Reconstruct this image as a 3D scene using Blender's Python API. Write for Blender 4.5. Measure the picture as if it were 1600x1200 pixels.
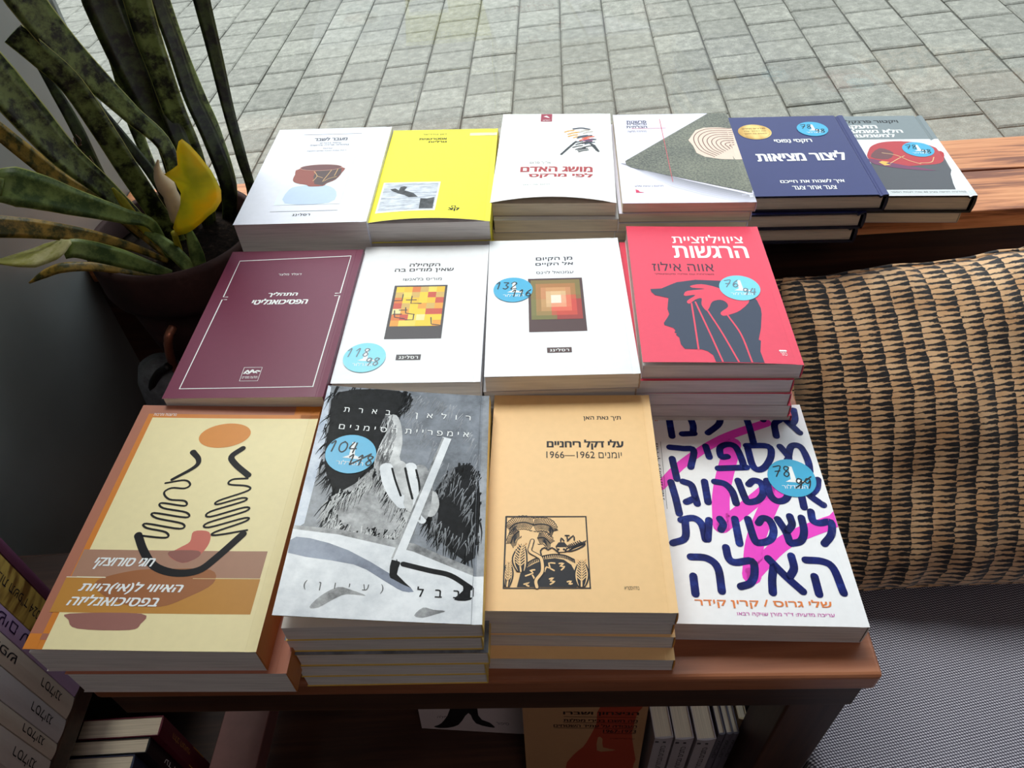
import bpy, bmesh, math, random, re
from mathutils import Vector, Matrix
import mathutils.geometry as mg
random.seed(7)
for o in list(bpy.data.objects):
    bpy.data.objects.remove(o)
scene = bpy.context.scene
COL = scene.collection
R = math.radians

# ------------------------------------------------------------------ camera
CAM = Vector((0, 0, 1.42))
FPX, PITCH, ROLL = 1166.765, R(45.156), R(-3.493)
cam_data = bpy.data.cameras.new('camera')
cam_data.sensor_width = 36.0
cam_data.lens = FPX / 1600 * 36.0
cam_data.clip_start = 0.01
cam = bpy.data.objects.new('camera', cam_data)
COL.objects.link(cam)
_r, _f = Vector((1, 0, 0)), Vector((0, math.cos(PITCH), -math.sin(PITCH)))
_u = Vector((0, math.sin(PITCH), math.cos(PITCH)))
_c, _s = math.cos(ROLL), math.sin(ROLL)
cam_x = _c * _r + _s * _u
cam_y = -_s * _r + _c * _u
cam.matrix_world = Matrix(((cam_x.x, cam_y.x, -_f.x, CAM.x), (cam_x.y, cam_y.y, -_f.y, CAM.y),
                           (cam_x.z, cam_y.z, -_f.z, CAM.z), (0, 0, 0, 1)))
scene.camera = cam

# ------------------------------------------------------------------ sky, sun, exposure
world = bpy.data.worlds.new('sky')
scene.world = world
world.use_nodes = True
wn = world.node_tree
wn.nodes.clear()
w_out = wn.nodes.new('ShaderNodeOutputWorld')
w_bg = wn.nodes.new('ShaderNodeBackground')
w_tc = wn.nodes.new('ShaderNodeTexCoord')
w_sep = wn.nodes.new('ShaderNodeSeparateXYZ')
w_ramp = wn.nodes.new('ShaderNodeValToRGB')
w_ramp.color_ramp.elements[0].position = 0.0
w_ramp.color_ramp.elements[0].color = (0.55, 0.57, 0.6, 1)
w_ramp.color_ramp.elements[1].position = 0.6
w_ramp.color_ramp.elements[1].color = (0.80, 0.90, 1.0, 1)
wn.links.new(w_tc.outputs['Generated'], w_sep.inputs[0])
wn.links.new(w_sep.outputs['Z'], w_ramp.inputs[0])
wn.links.new(w_ramp.outputs[0], w_bg.inputs[0])
wn.links.new(w_bg.outputs[0], w_out.inputs[0])
w_bg.inputs[1].default_value = 1.95

sun_data = bpy.data.lights.new('sun', 'SUN')
sun_data.energy = 2.8
sun_data.angle = R(26)
sun_data.color = (1.0, 0.97, 0.92)
sun = bpy.data.objects.new('sun', sun_data)
COL.objects.link(sun)
sun.location = (-1.5, 5, 6)
SUN_DIR = Vector((0.20, -0.62, -1.12)).normalized()      # the way the light travels
sun.rotation_euler = SUN_DIR.to_track_quat('-Z', 'Y').to_euler()

fill_data = bpy.data.lights.new('added_room_fill', 'AREA')  # unseen fill light, added to lift the shaded fronts of the stacks
fill_data.shape = 'DISK'
fill_data.size = 0.9
fill_data.energy = 5
fill_data.color = (1.0, 0.86, 0.86)
room_fill = bpy.data.objects.new('added_room_fill', fill_data)
COL.objects.link(room_fill)
room_fill.location = (0.5, -1.1, 2.72)

vs = scene.view_settings
vs.view_transform = 'Standard'
vs.look = 'None'
vs.gamma = 1.0
vs.use_curve_mapping = False
vs.exposure = 0.2

# ------------------------------------------------------------------ helpers
def tag(o, label=None, cat=None, group=None, kind=None):
    if label: o['label'] = label
    if cat: o['category'] = cat
    if group: o['group'] = group
    if kind: o['kind'] = kind
    return o

def empty(name, loc, rz=0.0, label=None, cat=None, group=None):
    o = bpy.data.objects.new(name, None)
    o.empty_display_size = 0.05
    COL.objects.link(o)
    o.location = loc
    o.rotation_euler = (0, 0, rz)
    return tag(o, label, cat, group)

def obj(name, me, mats=None, parent=None):
    o = bpy.data.objects.new(name, me)
    COL.objects.link(o)
    if mats:
        for m in (mats if isinstance(mats, (list, tuple)) else [mats]):
            me.materials.append(m)
    if parent is not None:
        o.parent = parent
    return o

def from_bm(bm, name, mats, parent=None, smooth=False):
    me = bpy.data.meshes.new(name)
    bmesh.ops.recalc_face_normals(bm, faces=bm.faces[:])
    bm.to_mesh(me)
    bm.free()
    if smooth:
        for p in me.polygons: p.use_smooth = True
    return obj(name, me, mats, parent)

def lin(c):
    """sRGB 0-255 to linear"""
    out = []
    for v in c:
        v /= 255.0
        out.append(v / 12.92 if v <= 0.04045 else ((v + 0.055) / 1.055) ** 2.4)
    return tuple(out)

class NT:
    """small node-tree helper"""
    def __init__(s, name):
        s.m = bpy.data.materials.new(name)
        s.m.use_nodes = True
        s.t = s.m.node_tree
        s.t.nodes.clear()
        s.out = s.t.nodes.new('ShaderNodeOutputMaterial')
        s.b = s.t.nodes.new('ShaderNodeBsdfPrincipled')
        s.t.links.new(s.b.outputs[0], s.out.inputs[0])
    def n(s, typ, ins=None, **kw):
        nd = s.t.nodes.new(typ)
        for k, v in kw.items(): setattr(nd, k, v)
        for k, v in (ins or {}).items(): s.set(nd.inputs[k], v)
        return nd
    def set(s, sock, v):
        if hasattr(v, 'is_output'): s.t.links.new(v, sock)
        elif hasattr(v, 'outputs'): s.t.links.new(v.outputs[0], sock)
        else: sock.default_value = v
    def math(s, op, a, b=0.0, c=None):
        nd = s.t.nodes.new('ShaderNodeMath'); nd.operation = op
        s.set(nd.inputs[0], a); s.set(nd.inputs[1], b)
        if c is not None: s.set(nd.inputs[2], c)
        return nd.outputs[0]
    def ramp(s, fac, stops):
        nd = s.t.nodes.new('ShaderNodeValToRGB')
        s.set(nd.inputs[0], fac)
        el = nd.color_ramp.elements
        while len(el) < len(stops): el.new(0.5)
        for e, (p, c) in zip(el, stops):
            e.position = p
            e.color = (*c[:3], 1)
        return nd.outputs[0]
    def coords(s, kind='Object', scale=(1, 1, 1), rot=(0, 0, 0)):
        tc = s.t.nodes.new('ShaderNodeTexCoord')
        mp = s.t.nodes.new('ShaderNodeMapping')
        mp.inputs['Scale'].default_value = scale
        mp.inputs['Rotation'].default_value = rot
        s.t.links.new(tc.outputs[kind], mp.inputs[0])
        return mp.outputs[0]
    def noise(s, vec, scale=5, detail=4, rough=0.5):
        nd = s.t.nodes.new('ShaderNodeTexNoise')
        s.set(nd.inputs['Vector'], vec)
        nd.inputs['Scale'].default_value = scale
        nd.inputs['Detail'].default_value = detail
        nd.inputs['Roughness'].default_value = rough
        return nd.outputs[0]
    def bump(s, h, strength=0.3, dist=0.001):
        nd = s.t.nodes.new('ShaderNodeBump')
        nd.inputs['Strength'].default_value = strength
        nd.inputs['Distance'].default_value = dist
        s.set(nd.inputs['Height'], h)
        s.t.links.new(nd.outputs[0], s.b.inputs['Normal'])
    def p(s, **kw):
        names = dict(color='Base Color', rough='Roughness', spec='Specular IOR Level', metal='Metallic', trans='Transmission Weight', sheen='Sheen Weight', coat='Coat Weight', coatr='Coat Roughness')
        for k, v in kw.items():
            if k == 'color' and isinstance(v, tuple): v = (*v[:3], 1)
            s.set(s.b.inputs[names[k]], v)
        return s

_cache = {}
def ink(rgb, rough=0.42, spec=0.3, key=None, bump=0.0):
    """printed paper / card of one colour (sRGB), with a faint tooth"""
    k = (tuple(rgb), rough, spec, bump)
    if k in _cache: return _cache[k]
    t = NT('print_%02x%02x%02x' % tuple(int(x) for x in rgb))
    c = lin(rgb)
    nz = t.noise(t.coords('Object'), 160, 3)
    mix = t.ramp(nz, [(0.3, tuple(x * 0.975 for x in c)), (0.7, tuple(min(1, x * 1.01) for x in c))])
    t.p(color=mix, rough=rough, spec=spec)
    if bump:
        t.bump(t.noise(t.coords('Object'), 220, 4), bump, 0.0006)
    _cache[k] = t.m
    return t.m

def plain(name, rgb, rough=0.5, spec=0.4, metal=0.0):
    t = NT(name)
    nz = t.noise(t.coords('Object'), 60, 4)
    c = lin(rgb)
    t.p(color=t.ramp(nz, [(0.25, tuple(x * 0.85 for x in c)), (0.75, tuple(min(1, x * 1.1) for x in c))]), rough=rough, spec=spec, metal=metal)
    return t.m

def pages_mat(name, rgb):
    t = NT(name)
    c = lin(rgb)
    v = t.coords('Object', (6, 6, 2600))
    nz = t.noise(v, 1.0, 2, 0.6)
    v2 = t.coords('Object', (25, 25, 350))
    nz2 = t.noise(v2, 1.0, 2, 0.5)
    f = t.math('ADD', t.math('MULTIPLY', nz, 0.6), t.math('MULTIPLY', nz2, 0.4))
    t.p(color=t.ramp(f, [(0.3, tuple(x * 0.72 for x in c)), (0.55, c)]), rough=0.85, spec=0.15)
    t.bump(nz, 0.25, 0.0004)
    return t.m

def wood_mat(name, dark, mid, light, rough=0.4, axis='x', grain=1.0, stops=(.34, .5, .64)):
    t = NT(name)
    sc = dict(x=(1.2, 22, 22), y=(22, 1.2, 22), z=(22, 22, 1.2))[axis]
    sc = tuple(a * grain for a in sc)
    v = t.coords('Object', sc)
    warp = t.noise(t.coords('Object', tuple(a * 0.35 for a in sc)), 2, 3)
    mixv = t.n('ShaderNodeVectorMath', {0: v, 1: t.n('ShaderNodeVectorMath', {0: warp, 'Scale': 1.5}, operation='SCALE')}, operation='ADD')
    n1 = t.noise(mixv, 1.3, 6, 0.62)
    n2 = t.noise(t.coords('Object', tuple(a * 9 for a in sc)), 1.0, 3, 0.6)
    f = t.math('ADD', t.math('MULTIPLY', n1, 0.75), t.math('MULTIPLY', n2, 0.25))
    t.p(color=t.ramp(f, [(stops[0], dark), (stops[1], mid), (stops[2], light)]), rough=rough, spec=0.45)
    t.bump(f, 0.25, 0.0012)
    return t.m

def box_bm(bm, x0, x1, y0, y1, z0, z1, mi=0, M=None):
    vs = [Vector((x, y, z)) for z in (z0, z1) for y in (y0, y1) for x in (x0, x1)]
    if M is not None: vs = [M @ v for v in vs]
    vv = [bm.verts.new(v) for v in vs]
    for f in ((0, 2, 3, 1), (4, 5, 7, 6), (0, 1, 5, 4), (1, 3, 7, 5), (3, 2, 6, 7), (2, 0, 4, 6)):
        bm.faces.new([vv[i] for i in f]).material_index = mi
    return vv

def box(name, x0, x1, y0, y1, z0, z1, mat, parent=None, bevel=0.0, seg=2):
    bm = bmesh.new()
    box_bm(bm, x0, x1, y0, y1, z0, z1)
    if bevel:
        bmesh.ops.bevel(bm, geom=bm.edges[:], offset=bevel, segments=seg, affect='EDGES', profile=0.5)
    return from_bm(bm, name, mat, parent)

def lathe(name, prof, mat, parent=None, n=48, center=(0, 0), smooth=True, closed=False):
    bm = bmesh.new()
    rings = []
    for r, z in prof:
        rings.append([bm.verts.new((center[0] + r * math.cos(2 * math.pi * i / n), center[1] + r * math.sin(2 * math.pi * i / n), z)) for i in range(n)])
    pairs = list(zip(rings, rings[1:]))
    if closed: pairs.append((rings[-1], rings[0]))
    for a, b in pairs:
        for i in range(n):
            bm.faces.new([a[i], a[(i + 1) % n], b[(i + 1) % n], b[i]])
    if not closed:
        if prof[0][0] > 1e-5: bm.faces.new(rings[0][::-1])
        if prof[-1][0] > 1e-5: bm.faces.new(rings[-1])
    return from_bm(bm, name, mat, parent, smooth)

def at(px, py, y):
    """the point at depth y that the photograph shows at (px, py)"""
    X, Y = (px - 800) / FPX, (600 - py) / FPX
    d = _f + cam_x * X + cam_y * Y
    return CAM + d * (y / d.y)

def smooth_pts(pts, n=6, closed=False):
    if len(pts) < 3: return [Vector((*p, 0)[:3]) if len(p) == 2 else Vector(p) for p in pts]
    P = [Vector((*p, 0)) if len(p) == 2 else Vector(p) for p in pts]
    out = []
    N = len(P)
    rng = range(N) if closed else range(N - 1)
    for i in rng:
        p0 = P[i - 1] if (i > 0 or closed) else P[0] * 2 - P[1]
        p1, p2 = P[i], P[(i + 1) % N]
        p3 = P[(i + 2) % N] if (i + 2 < N or closed) else P[-1] * 2 - P[-2]
        for k in range(n):
            t = k / n
            out.append(0.5 * ((2 * p1) + (p2 - p0) * t + (2 * p0 - 5 * p1 + 4 * p2 - p3) * t * t + (3 * p1 - p0 - 3 * p2 + p3) * t ** 3))
    if not closed: out.append(P[-1])
    return out

# ------------------------------------------------------------------ lettering
_text_cache = {}
_swap = str.maketrans('()', ')(')
def visual(s):
    r = s[::-1].translate(_swap)
    return re.sub(r'[0-9]+', lambda m: m.group(0)[::-1], r)

def glyphs(s, spacing=1.0):
    """outlines of the built-in typeface, filled by the non-zero winding rule"""
    k = (s, spacing)
    if k in _text_cache: return _text_cache[k]
    cu = bpy.data.curves.new('lettering', 'FONT')
    cu.body = visual(s)
    cu.size = 1.0
    cu.fill_mode = 'NONE'
    cu.space_character = spacing
    cu.resolution_u = 3
    o = bpy.data.objects.new('lettering', cu)
    COL.objects.link(o)
    ev = o.evaluated_get(bpy.context.evaluated_depsgraph_get())
    me = ev.to_mesh()
    P = [Vector((v.co.x, v.co.y)) for v in me.vertices]
    nxt = {}
    for e in me.edges:
        i, j = e.vertices
        nxt.setdefault(i, []).append(j); nxt.setdefault(j, []).append(i)
    ev.to_mesh_clear()
    bpy.data.objects.remove(o)
    bpy.data.curves.remove(cu)
    loops, seen = [], set()
    for i in range(len(P)):
        if i in seen or i not in nxt: continue
        lp, cur = [i], i
        seen.add(i)
        cand = [j for j in nxt[i] if j == i + 1] or nxt[i]
        cur = cand[0]
        while cur not in seen:
            seen.add(cur); lp.append(cur)
            c2 = [j for j in nxt[cur] if j not in seen]
            if not c2: break
            cur = c2[0]
        if len(lp) > 2: loops.append(lp)
    xs = [p.x for p in P]; ys = [p.y for p in P]
    x0, x1, y0, y1 = min(xs), max(xs), min(ys), max(ys)
    # letters are filled one cluster at a time (loops whose boxes touch)
    boxes = [[min(P[i].x for i in l), max(P[i].x for i in l), [l]] for l in loops]
    boxes.sort(key=lambda b: b[0])
    cl = []
    for b in boxes:
        if cl and b[0] <= cl[-1][1]:
            cl[-1][1] = max(cl[-1][1], b[1]); cl[-1][2] += b[2]
        else: cl.append(b)
    V, F = [], []
    for _, _, ls in cl:
        pts, edges, polys = [], [], []
        for l in ls:
            q = len(pts)
            pts += [P[i] for i in l]
            edges += [(q + a, q + (a + 1) % len(l)) for a in range(len(l))]
            polys.append([P[i] for i in l])
        cv, _, cf, _, _, _ = mg.delaunay_2d_cdt(pts, edges, [], 0, 1e-6)
        base = len(V)
        V += [((v.x - x0) / (x1 - x0), (v.y - y0) / (y1 - y0)) for v in cv]
        for f in cf:
            c = (cv[f[0]] + cv[f[1]] + cv[f[2]]) / 3
            wn_ = 0
            for pl in polys:
                for a in range(len(pl)):
                    p, q = pl[a], pl[(a + 1) % len(pl)]
                    cr = (q.x - p.x) * (c.y - p.y) - (c.x - p.x) * (q.y - p.y)
                    if p.y <= c.y < q.y and cr > 0: wn_ += 1
                    elif q.y <= c.y < p.y and cr < 0: wn_ -= 1
            if wn_: F.append(tuple(base + i for i in f))
    _text_cache[k] = (V, F)
    return V, F

DIG = {
 '0': [[(.5, 1), (.1, .75), (.1, .25), (.5, 0), (.9, .25), (.9, .75), (.5, 1)]],
 '1': [[(.2, .75), (.6, 1), (.5, 0)]],
 '2': [[(.1, .8), (.5, 1), (.85, .75), (.1, 0), (.95, .05)]],
 '3': [[(.1, .95), (.8, .9), (.45, .55), (.85, .3), (.5, 0), (.1, .1)]],
 '4': [[(.45, 1), (.1, .4), (.9, .4)], [(.8, .95), (.65, 0)]],
 '6': [[(.8, 1), (.25, .6), (.15, .2), (.5, 0), (.85, .25), (.5, .5), (.2, .3)]],
 '7': [[(.05, .95), (.95, 1), (.35, 0)], [(.25, .5), (.85, .55)]],
 '8': [[(.8, .9), (.4, 1), (.2, .75), (.8, .3), (.5, 0), (.15, .25), (.75, .75), (.8, .9)]],
 '9': [[(.85, .9), (.4, 1), (.15, .7), (.5, .5), (.85, .8), (.8, .4), (.6, 0)]],
 '-': [[(0, .5), (1, .55)]],
}
class Art:
    """a flat sheet of card in metres, (0,0) = lower left; inks lie in thin layers on it"""
    STEP = 0.00010
    def __init__(s, w, h, base):
        s.w, s.h = w, h
        s.bm = bmesh.new()
        s.mats = []
        s.quad(0, 0, 1, 1, base, 0)
    def mi(s, m):
        if m not in s.mats: s.mats.append(m)
        return s.mats.index(m)
    def face(s, pts, mi, layer):
        vv = [s.bm.verts.new((p[0], p[1], layer * s.STEP)) for p in pts]
        try: s.bm.faces.new(vv).material_index = mi
        except ValueError: pass
    def quad(s, u0, v0, u1, v1, m, layer=1):
        s.face([(u0 * s.w, v0 * s.h), (u1 * s.w, v0 * s.h), (u1 * s.w, v1 * s.h), (u0 * s.w, v1 * s.h)], s.mi(m), layer)
    def poly(s, pts, m, layer=1, smooth=0):
        if smooth: pts = [(p.x, p.y) for p in smooth_pts(pts, smooth, True)]
        P = [Vector((max(0.0005, min(.9995, u)) * s.w, max(0.0005, min(.9995, v)) * s.h, 0)) for u, v in pts]
        mi = s.mi(m)
        for tri in mg.tessellate_polygon([P]):
            s.face([P[i] for i in tri], mi, layer)
    def ellipse(s, cu, cv, ru, rv, m, layer=1, n=40, rot=0.0):
        """radii in metres"""
        mi = s.mi(m)
        c, sn = math.cos(rot), math.sin(rot)
        pts = []
        for i in range(n):
            a = 2 * math.pi * i / n
            x, y = ru * math.cos(a), rv * math.sin(a)
            pts.append((cu * s.w + c * x - sn * y, cv * s.h + sn * x + c * y))
        s.face(pts, mi, layer)
    def stroke(s, pts, width, m, layer=1, smooth=5, metres=False, taper=None, cap=True):
        mi = s.mi(m)
        if smooth and len(pts) > 2: P = smooth_pts(pts, smooth)
        else: P = [Vector((p[0], p[1], 0)) for p in pts]
        if not metres: P = [Vector((p.x * s.w, p.y * s.h, 0)) for p in P]
        if len(P) < 2: return
        N = len(P)
        L, Rr = [], []
        for i in range(N):
            d = (P[min(i + 1, N - 1)] - P[max(i - 1, 0)])
            if d.length < 1e-9: d = Vector((1, 0, 0))
            d.normalize()
            nrm = Vector((-d.y, d.x, 0))
            wv = width / 2
            if taper: wv *= taper[0] + (taper[1] - taper[0]) * i / (N - 1)
            L.append(P[i] + nrm * wv); Rr.append(P[i] - nrm * wv)
        cl = lambda p: (max(0.0002, min(s.w - .0002, p.x)), max(0.0002, min(s.h - .0002, p.y)))
        for i in range(N - 1):
            s.face([cl(Rr[i]), cl(Rr[i + 1]), cl(L[i + 1]), cl(L[i])], mi, layer)
        if cap:
            for i, sg in ((0, -1), (N - 1, 1)):
                q = P[i]; e = L[i] - q
                pts2 = []
                for k in range(7):
                    a = -sg * math.pi * k / 6
                    pts2.append(cl(q + Vector((e.x * math.cos(a) - e.y * math.sin(a), e.x * math.sin(a) + e.y * math.cos(a), 0))))
                s.face(pts2, mi, layer)
    def text(s, string, u0, v0, u1, v1, m, layer=1, bold=0.0, shear=0.0, spacing=1.0):
        """bold letters are struck several times a hair apart"""
        V, F = glyphs(string, spacing)
        mi = s.mi(m)
        W, H = (u1 - u0) * s.w, (v1 - v0) * s.h
        d = bold * H * 1.6
        for ox, oy in (((-d, -d * .5), (d, -d * .5), (-d, d * .5), (d, d * .5)) if bold else ((0, 0),)):
            vv = [s.bm.verts.new((u0 * s.w + x * W + shear * y * H + ox, v0 * s.h + y * H + oy, layer * s.STEP)) for x, y in V]
            layer += .012
            for f in F:
                try: s.bm.faces.new([vv[i] for i in f]).material_index = mi
                except ValueError: pass
    def vtext(s, string, uc, v0, v1, width, m, layer=1, bold=0.0):
        """text turned so that it runs from v1 (top) down to v0"""
        V, F = glyphs(string)
        mi = s.mi(m)
        vv = []
        for x, y in V:          # counter-clockwise turn: reading left-right goes up
            vv.append(s.bm.verts.new((uc * s.w + (0.5 - y) * width, (v0 + x * (v1 - v0)) * s.h, layer * s.STEP)))
        for f in F:
            try: s.bm.faces.new([vv[i] for i in f]).material_index = mi
            except ValueError: pass
    def hand(s, string, cu, cv, hgt, m, layer=2, wd=0.0009, slant=0.25):
        n = len(string)
        adv = hgt * 0.72
        for i, ch in enumerate(string):
            x0 = cu * s.w + (i - n / 2) * adv
            for st in DIG.get(ch, []):
                s.stroke([(x0 + (x * 0.6 + slant * y * 0.5) * hgt, cv * s.h + (y - 0.5) * hgt) for x, y in st], wd, m, layer, 5, True)
    def finish(s, S, us, vs_):
        """cut along the grid lines and lay the sheet on the height field S(u,v)"""
        for u in us:
            bmesh.ops.bisect_plane(s.bm, geom=s.bm.verts[:] + s.bm.edges[:] + s.bm.faces[:], plane_co=(u * s.w, 0, 0), plane_no=(1, 0, 0))
        for v in vs_:
            bmesh.ops.bisect_plane(s.bm, geom=s.bm.verts[:] + s.bm.edges[:] + s.bm.faces[:], plane_co=(0, v * s.h, 0), plane_no=(0, 1, 0))
        for f in s.bm.faces:
            f.normal_update()
            if f.normal.z < 0: f.normal_flip()
        for v in s.bm.verts:
            u, q = v.co.x / s.w, v.co.y / s.h
            v.co = Vector((v.co.x - s.w / 2, v.co.y - s.h / 2, v.co.z + S(u, q)))
        return s.bm
# ------------------------------------------------------------------ books
UG = [i / 20 for i in range(1, 20)] + [0.952, 0.962]
VG = [i / 14 for i in range(1, 14)]
PAGE_W = pages_mat('page_edges_white', (236, 230, 226))
PAGE_C = pages_mat('page_edges_cream', (232, 216, 190))
WHITE_IN = ink((205, 196, 196), 0.7, 0.2)

def S_flat(lift=0.0, power=1.6, front=0.0, bow=0.0, crease=True):
    def S(u, v):
        z = lift * (1 - u) ** power if u < 1 else 0.0
        z += front * max(0.0, 1 - v * 2.5) ** 2 * (1 - u) ** 0.7 * (0.4 + 1.2 * u) if u < 1 else 0.0
        z += bow * 4 * u * (1 - u) * max(0.0, 1 - v * 1.6) ** 2
        if crease: z -= 0.0006 * math.exp(-((u - 0.957) / 0.006) ** 2)
        return z
    return S

def S_hard(u, v):
    return -0.0022 * math.exp(-((u - 0.945) / 0.012) ** 2)
UG_HARD = [i / 12 for i in range(1, 11)] + [0.92, 0.93, 0.938, 0.945, 0.952, 0.96, 0.975]

def cover_mesh(name, art, t, S, edge, inside, hard=False):
    """front sheet with its printing, the turned edge, inside face, spine and back as one mesh"""
    w, h = art.w, art.h
    us = UG_HARD if hard else UG
    e_i, in_i = art.mi(edge), art.mi(inside)
    bm = art.finish(S, us, VG)
    for v in bm.verts: v.co.z += t
    thick = 0.0026 if hard else 0.0004
    U = [0.0] + sorted(us) + [1.0]
    V = [0.0] + VG + [1.0]
    P = lambda u, v, dz: (u * w - w / 2, v * h - h / 2, t + S(u, v) + dz)
    low = {}
    for i, u in enumerate(U):
        for j, v in enumerate(V): low[i, j] = bm.verts.new(P(u, v, -thick))
    for i in range(len(U) - 1):
        for j in range(len(V) - 1):
            bm.faces.new([low[i, j], low[i, j + 1], low[i + 1, j + 1], low[i + 1, j]]).material_index = in_i
    def skirt(seq):
        for (a, b) in zip(seq, seq[1:]):
            q = [bm.verts.new(P(*a, 0)), bm.verts.new(P(*a, -thick)), bm.verts.new(P(*b, -thick)), bm.verts.new(P(*b, 0))]
            bm.faces.new(q).material_index = e_i if hard else in_i
    skirt([(u, 0.0) for u in U]); skirt([(u, 1.0) for u in U][::-1])
    skirt([(0.0, v) for v in V][::-1]); skirt([(1.0, v) for v in V])
    # spine: a shallow rounded strip down the right-hand side
    n = 6
    bulge = 0.0016 if hard else 0.0007
    prof = [(w / 2 + bulge * math.sin(math.pi * k / n), t - (t) * k / n) for k in range(n + 1)]
    for (xa, za), (xb, zb) in zip(prof, prof[1:]):
        q = [bm.verts.new((xa, -h / 2, za)), bm.verts.new((xb, -h / 2, zb)), bm.verts.new((xb, h / 2, zb)), bm.verts.new((xa, h / 2, za))]
        bm.faces.new(q).material_index = e_i
    for sy in (-1, 1):
        th = 0.0026 if hard else 0.0006
        for (xa, za), (xb, zb) in zip(prof, prof[1:]):
            q = [bm.verts.new((xa, sy * h / 2, za)), bm.verts.new((xb, sy * h / 2, zb)), bm.verts.new((w / 2 - th, sy * h / 2, zb)), bm.verts.new((w / 2 - th, sy * h / 2, za))]
            bm.faces.new(q).material_index = e_i
    box_bm(bm, -w / 2, w / 2, -h / 2, h / 2, 0.0, thick, e_i if hard else in_i)
    me = bpy.data.meshes.new(name)
    bm.to_mesh(me); bm.free()
    for m in art.mats: me.materials.append(m)
    return me

def pages_mesh(name, w, h, t, mat, hard=False):
    bm = bmesh.new()
    ins, zt = (0.0035, 0.0027) if hard else (0.0008, 0.0006)
    x0, x1, y0, y1 = -w / 2 + ins, w / 2 - (0.0045 if hard else 0.0007), -h / 2 + ins, h / 2 - ins
    box_bm(bm, x0, x1, y0, y1, zt, t - zt)
    me = bpy.data.meshes.new(name)
    bm.to_mesh(me); bm.free()
    me.materials.append(mat)
    return me

def make_book(name, label, group, loc, rz, w, h, t, art, S, edge, pages, hard=False, inside=None, sticker=None):
    root = empty(name, loc, R(rz), label, 'book', group)
    obj('cover', cover_mesh('cover', art, t, S, edge, inside or WHITE_IN, hard), None, root)
    obj('page_block', pages_mesh('page_block', w, h, t, pages, hard), None, root)
    if sticker: add_sticker(root, w, h, t, S, hard, **sticker)
    return root

def copy_book(src, loc, rz, label, group):
    r = src.copy(); COL.objects.link(r)
    r.location = loc; r.rotation_euler = (0, 0, R(rz))
    r['label'] = label
    if group: r['group'] = group
    for ch in list(src.children):
        c = ch.copy(); COL.objects.link(c); c.parent = r
    return r

BLUE = ink((40, 170, 215), 0.35, 0.5)
BLUE_P = ink((120, 215, 235), 0.3, 0.5)
PEN = ink((18, 18, 22), 0.4)
PEN_G = ink((120, 135, 150), 0.4)
WHT = ink((250, 250, 250), 0.45)

def add_sticker(root, w, h, t, S, hard, u, v, top, low, r=0.0197, blue=None, pen=None, cross=False, tower=True, lbl='round blue price sticker with handwritten numbers'):
    a = Art(w, h, WHT)
    a.bm.clear()
    blue, pen = blue or BLUE, pen or PEN
    a.ellipse(u, v, r, r, blue, 6)
    if tower:
        X = lambda dx, dy: ((u * w + dx * r) / w, (v * h + dy * r) / h)
        a.poly([X(-.06, -.1), X(.16, -.1), X(.12, .6), X(-.02, .6)], WHT, 7)
        a.poly([X(-.3, -.22), X(.5, -.28), X(.5, -.2), X(.2, -.08), X(-.06, -.08)], WHT, 7)
        a.text('המגדלור', X(-.5, 0)[0], X(0, -.58)[1], X(.55, 0)[0], X(0, -.36)[1], WHT, 7)
    a.hand(top, u - 0.35 * r / w, v + 0.33 * r / h, r * 0.55, pen, 8, 0.0011)
    a.hand(low, u + 0.42 * r / w, v - 0.30 * r / h, r * 0.5, pen, 8, 0.0012)
    if cross:
        a.stroke([((u * w + .05 * r), (v * h - .55 * r)), ((u * w + .8 * r), (v * h + .05 * r))], 0.0013, pen, 8, 0, True)
    me = bpy.data.meshes.new('price_sticker')
    bm = a.finish(S, UG_HARD if hard else UG, VG)
    for q in bm.verts: q.co.z += t
    bm.to_mesh(me); bm.free()
    for m in a.mats: me.materials.append(m)
    o = obj('price_sticker', me, None, root)
    o['label'] = lbl
    return o

ORD = ['topmost', 'second', 'third', 'fourth', 'fifth', 'sixth', 'seventh', 'eighth', 'ninth', 'tenth', 'eleventh']
def stack(desc, short, group, c, rz, w, h, z_top, z_base, n, art_fn, edge, pages, S, cover_plain, jitter, name='paperback_book', hard=False, sticker=None, ts=None, offs=None, inside=None):
    """a pile of one title: the top copy with its printed cover, then plain-sided copies under it"""
    ts = ts or [(z_top - z_base) / n] * n
    z = z_top if offs is not None and len(offs) == 2 and n == 2 and ts[0] != ts[1] else z_base + sum(ts)
    a = Art(w, h, cover_plain)
    art_fn(a)
    z -= ts[0]
    top = make_book(name, desc, group, (c[0], c[1], z), rz, w, h, ts[0], a, S, edge, pages, hard, inside, sticker)
    proto = None
    rnd = random.Random(short)
    for i in range(1, n):
        z -= ts[i]
        dx, dy, dr = (offs[i] if offs and i < len(offs) and offs[i] else (rnd.uniform(-jitter, jitter), rnd.uniform(-jitter, jitter * 0.6), rnd.uniform(-1, 1) * jitter * 200))
        lab = f'{short}, {ORD[i]} copy down in its stack'
        loc = (c[0] + dx, c[1] + dy, z)
        if proto is None or abs(ts[i] - ts[i - 1]) > 1e-6 or i == 1:
            b = Art(w, h, cover_plain)
            proto = make_book(name, lab, group, loc, rz + dr, w, h, ts[i], b, S_hard if hard else S_flat(), edge, pages, hard, inside)
        else:
            copy_book(proto, loc, rz + dr, lab, group)
    return top

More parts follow.
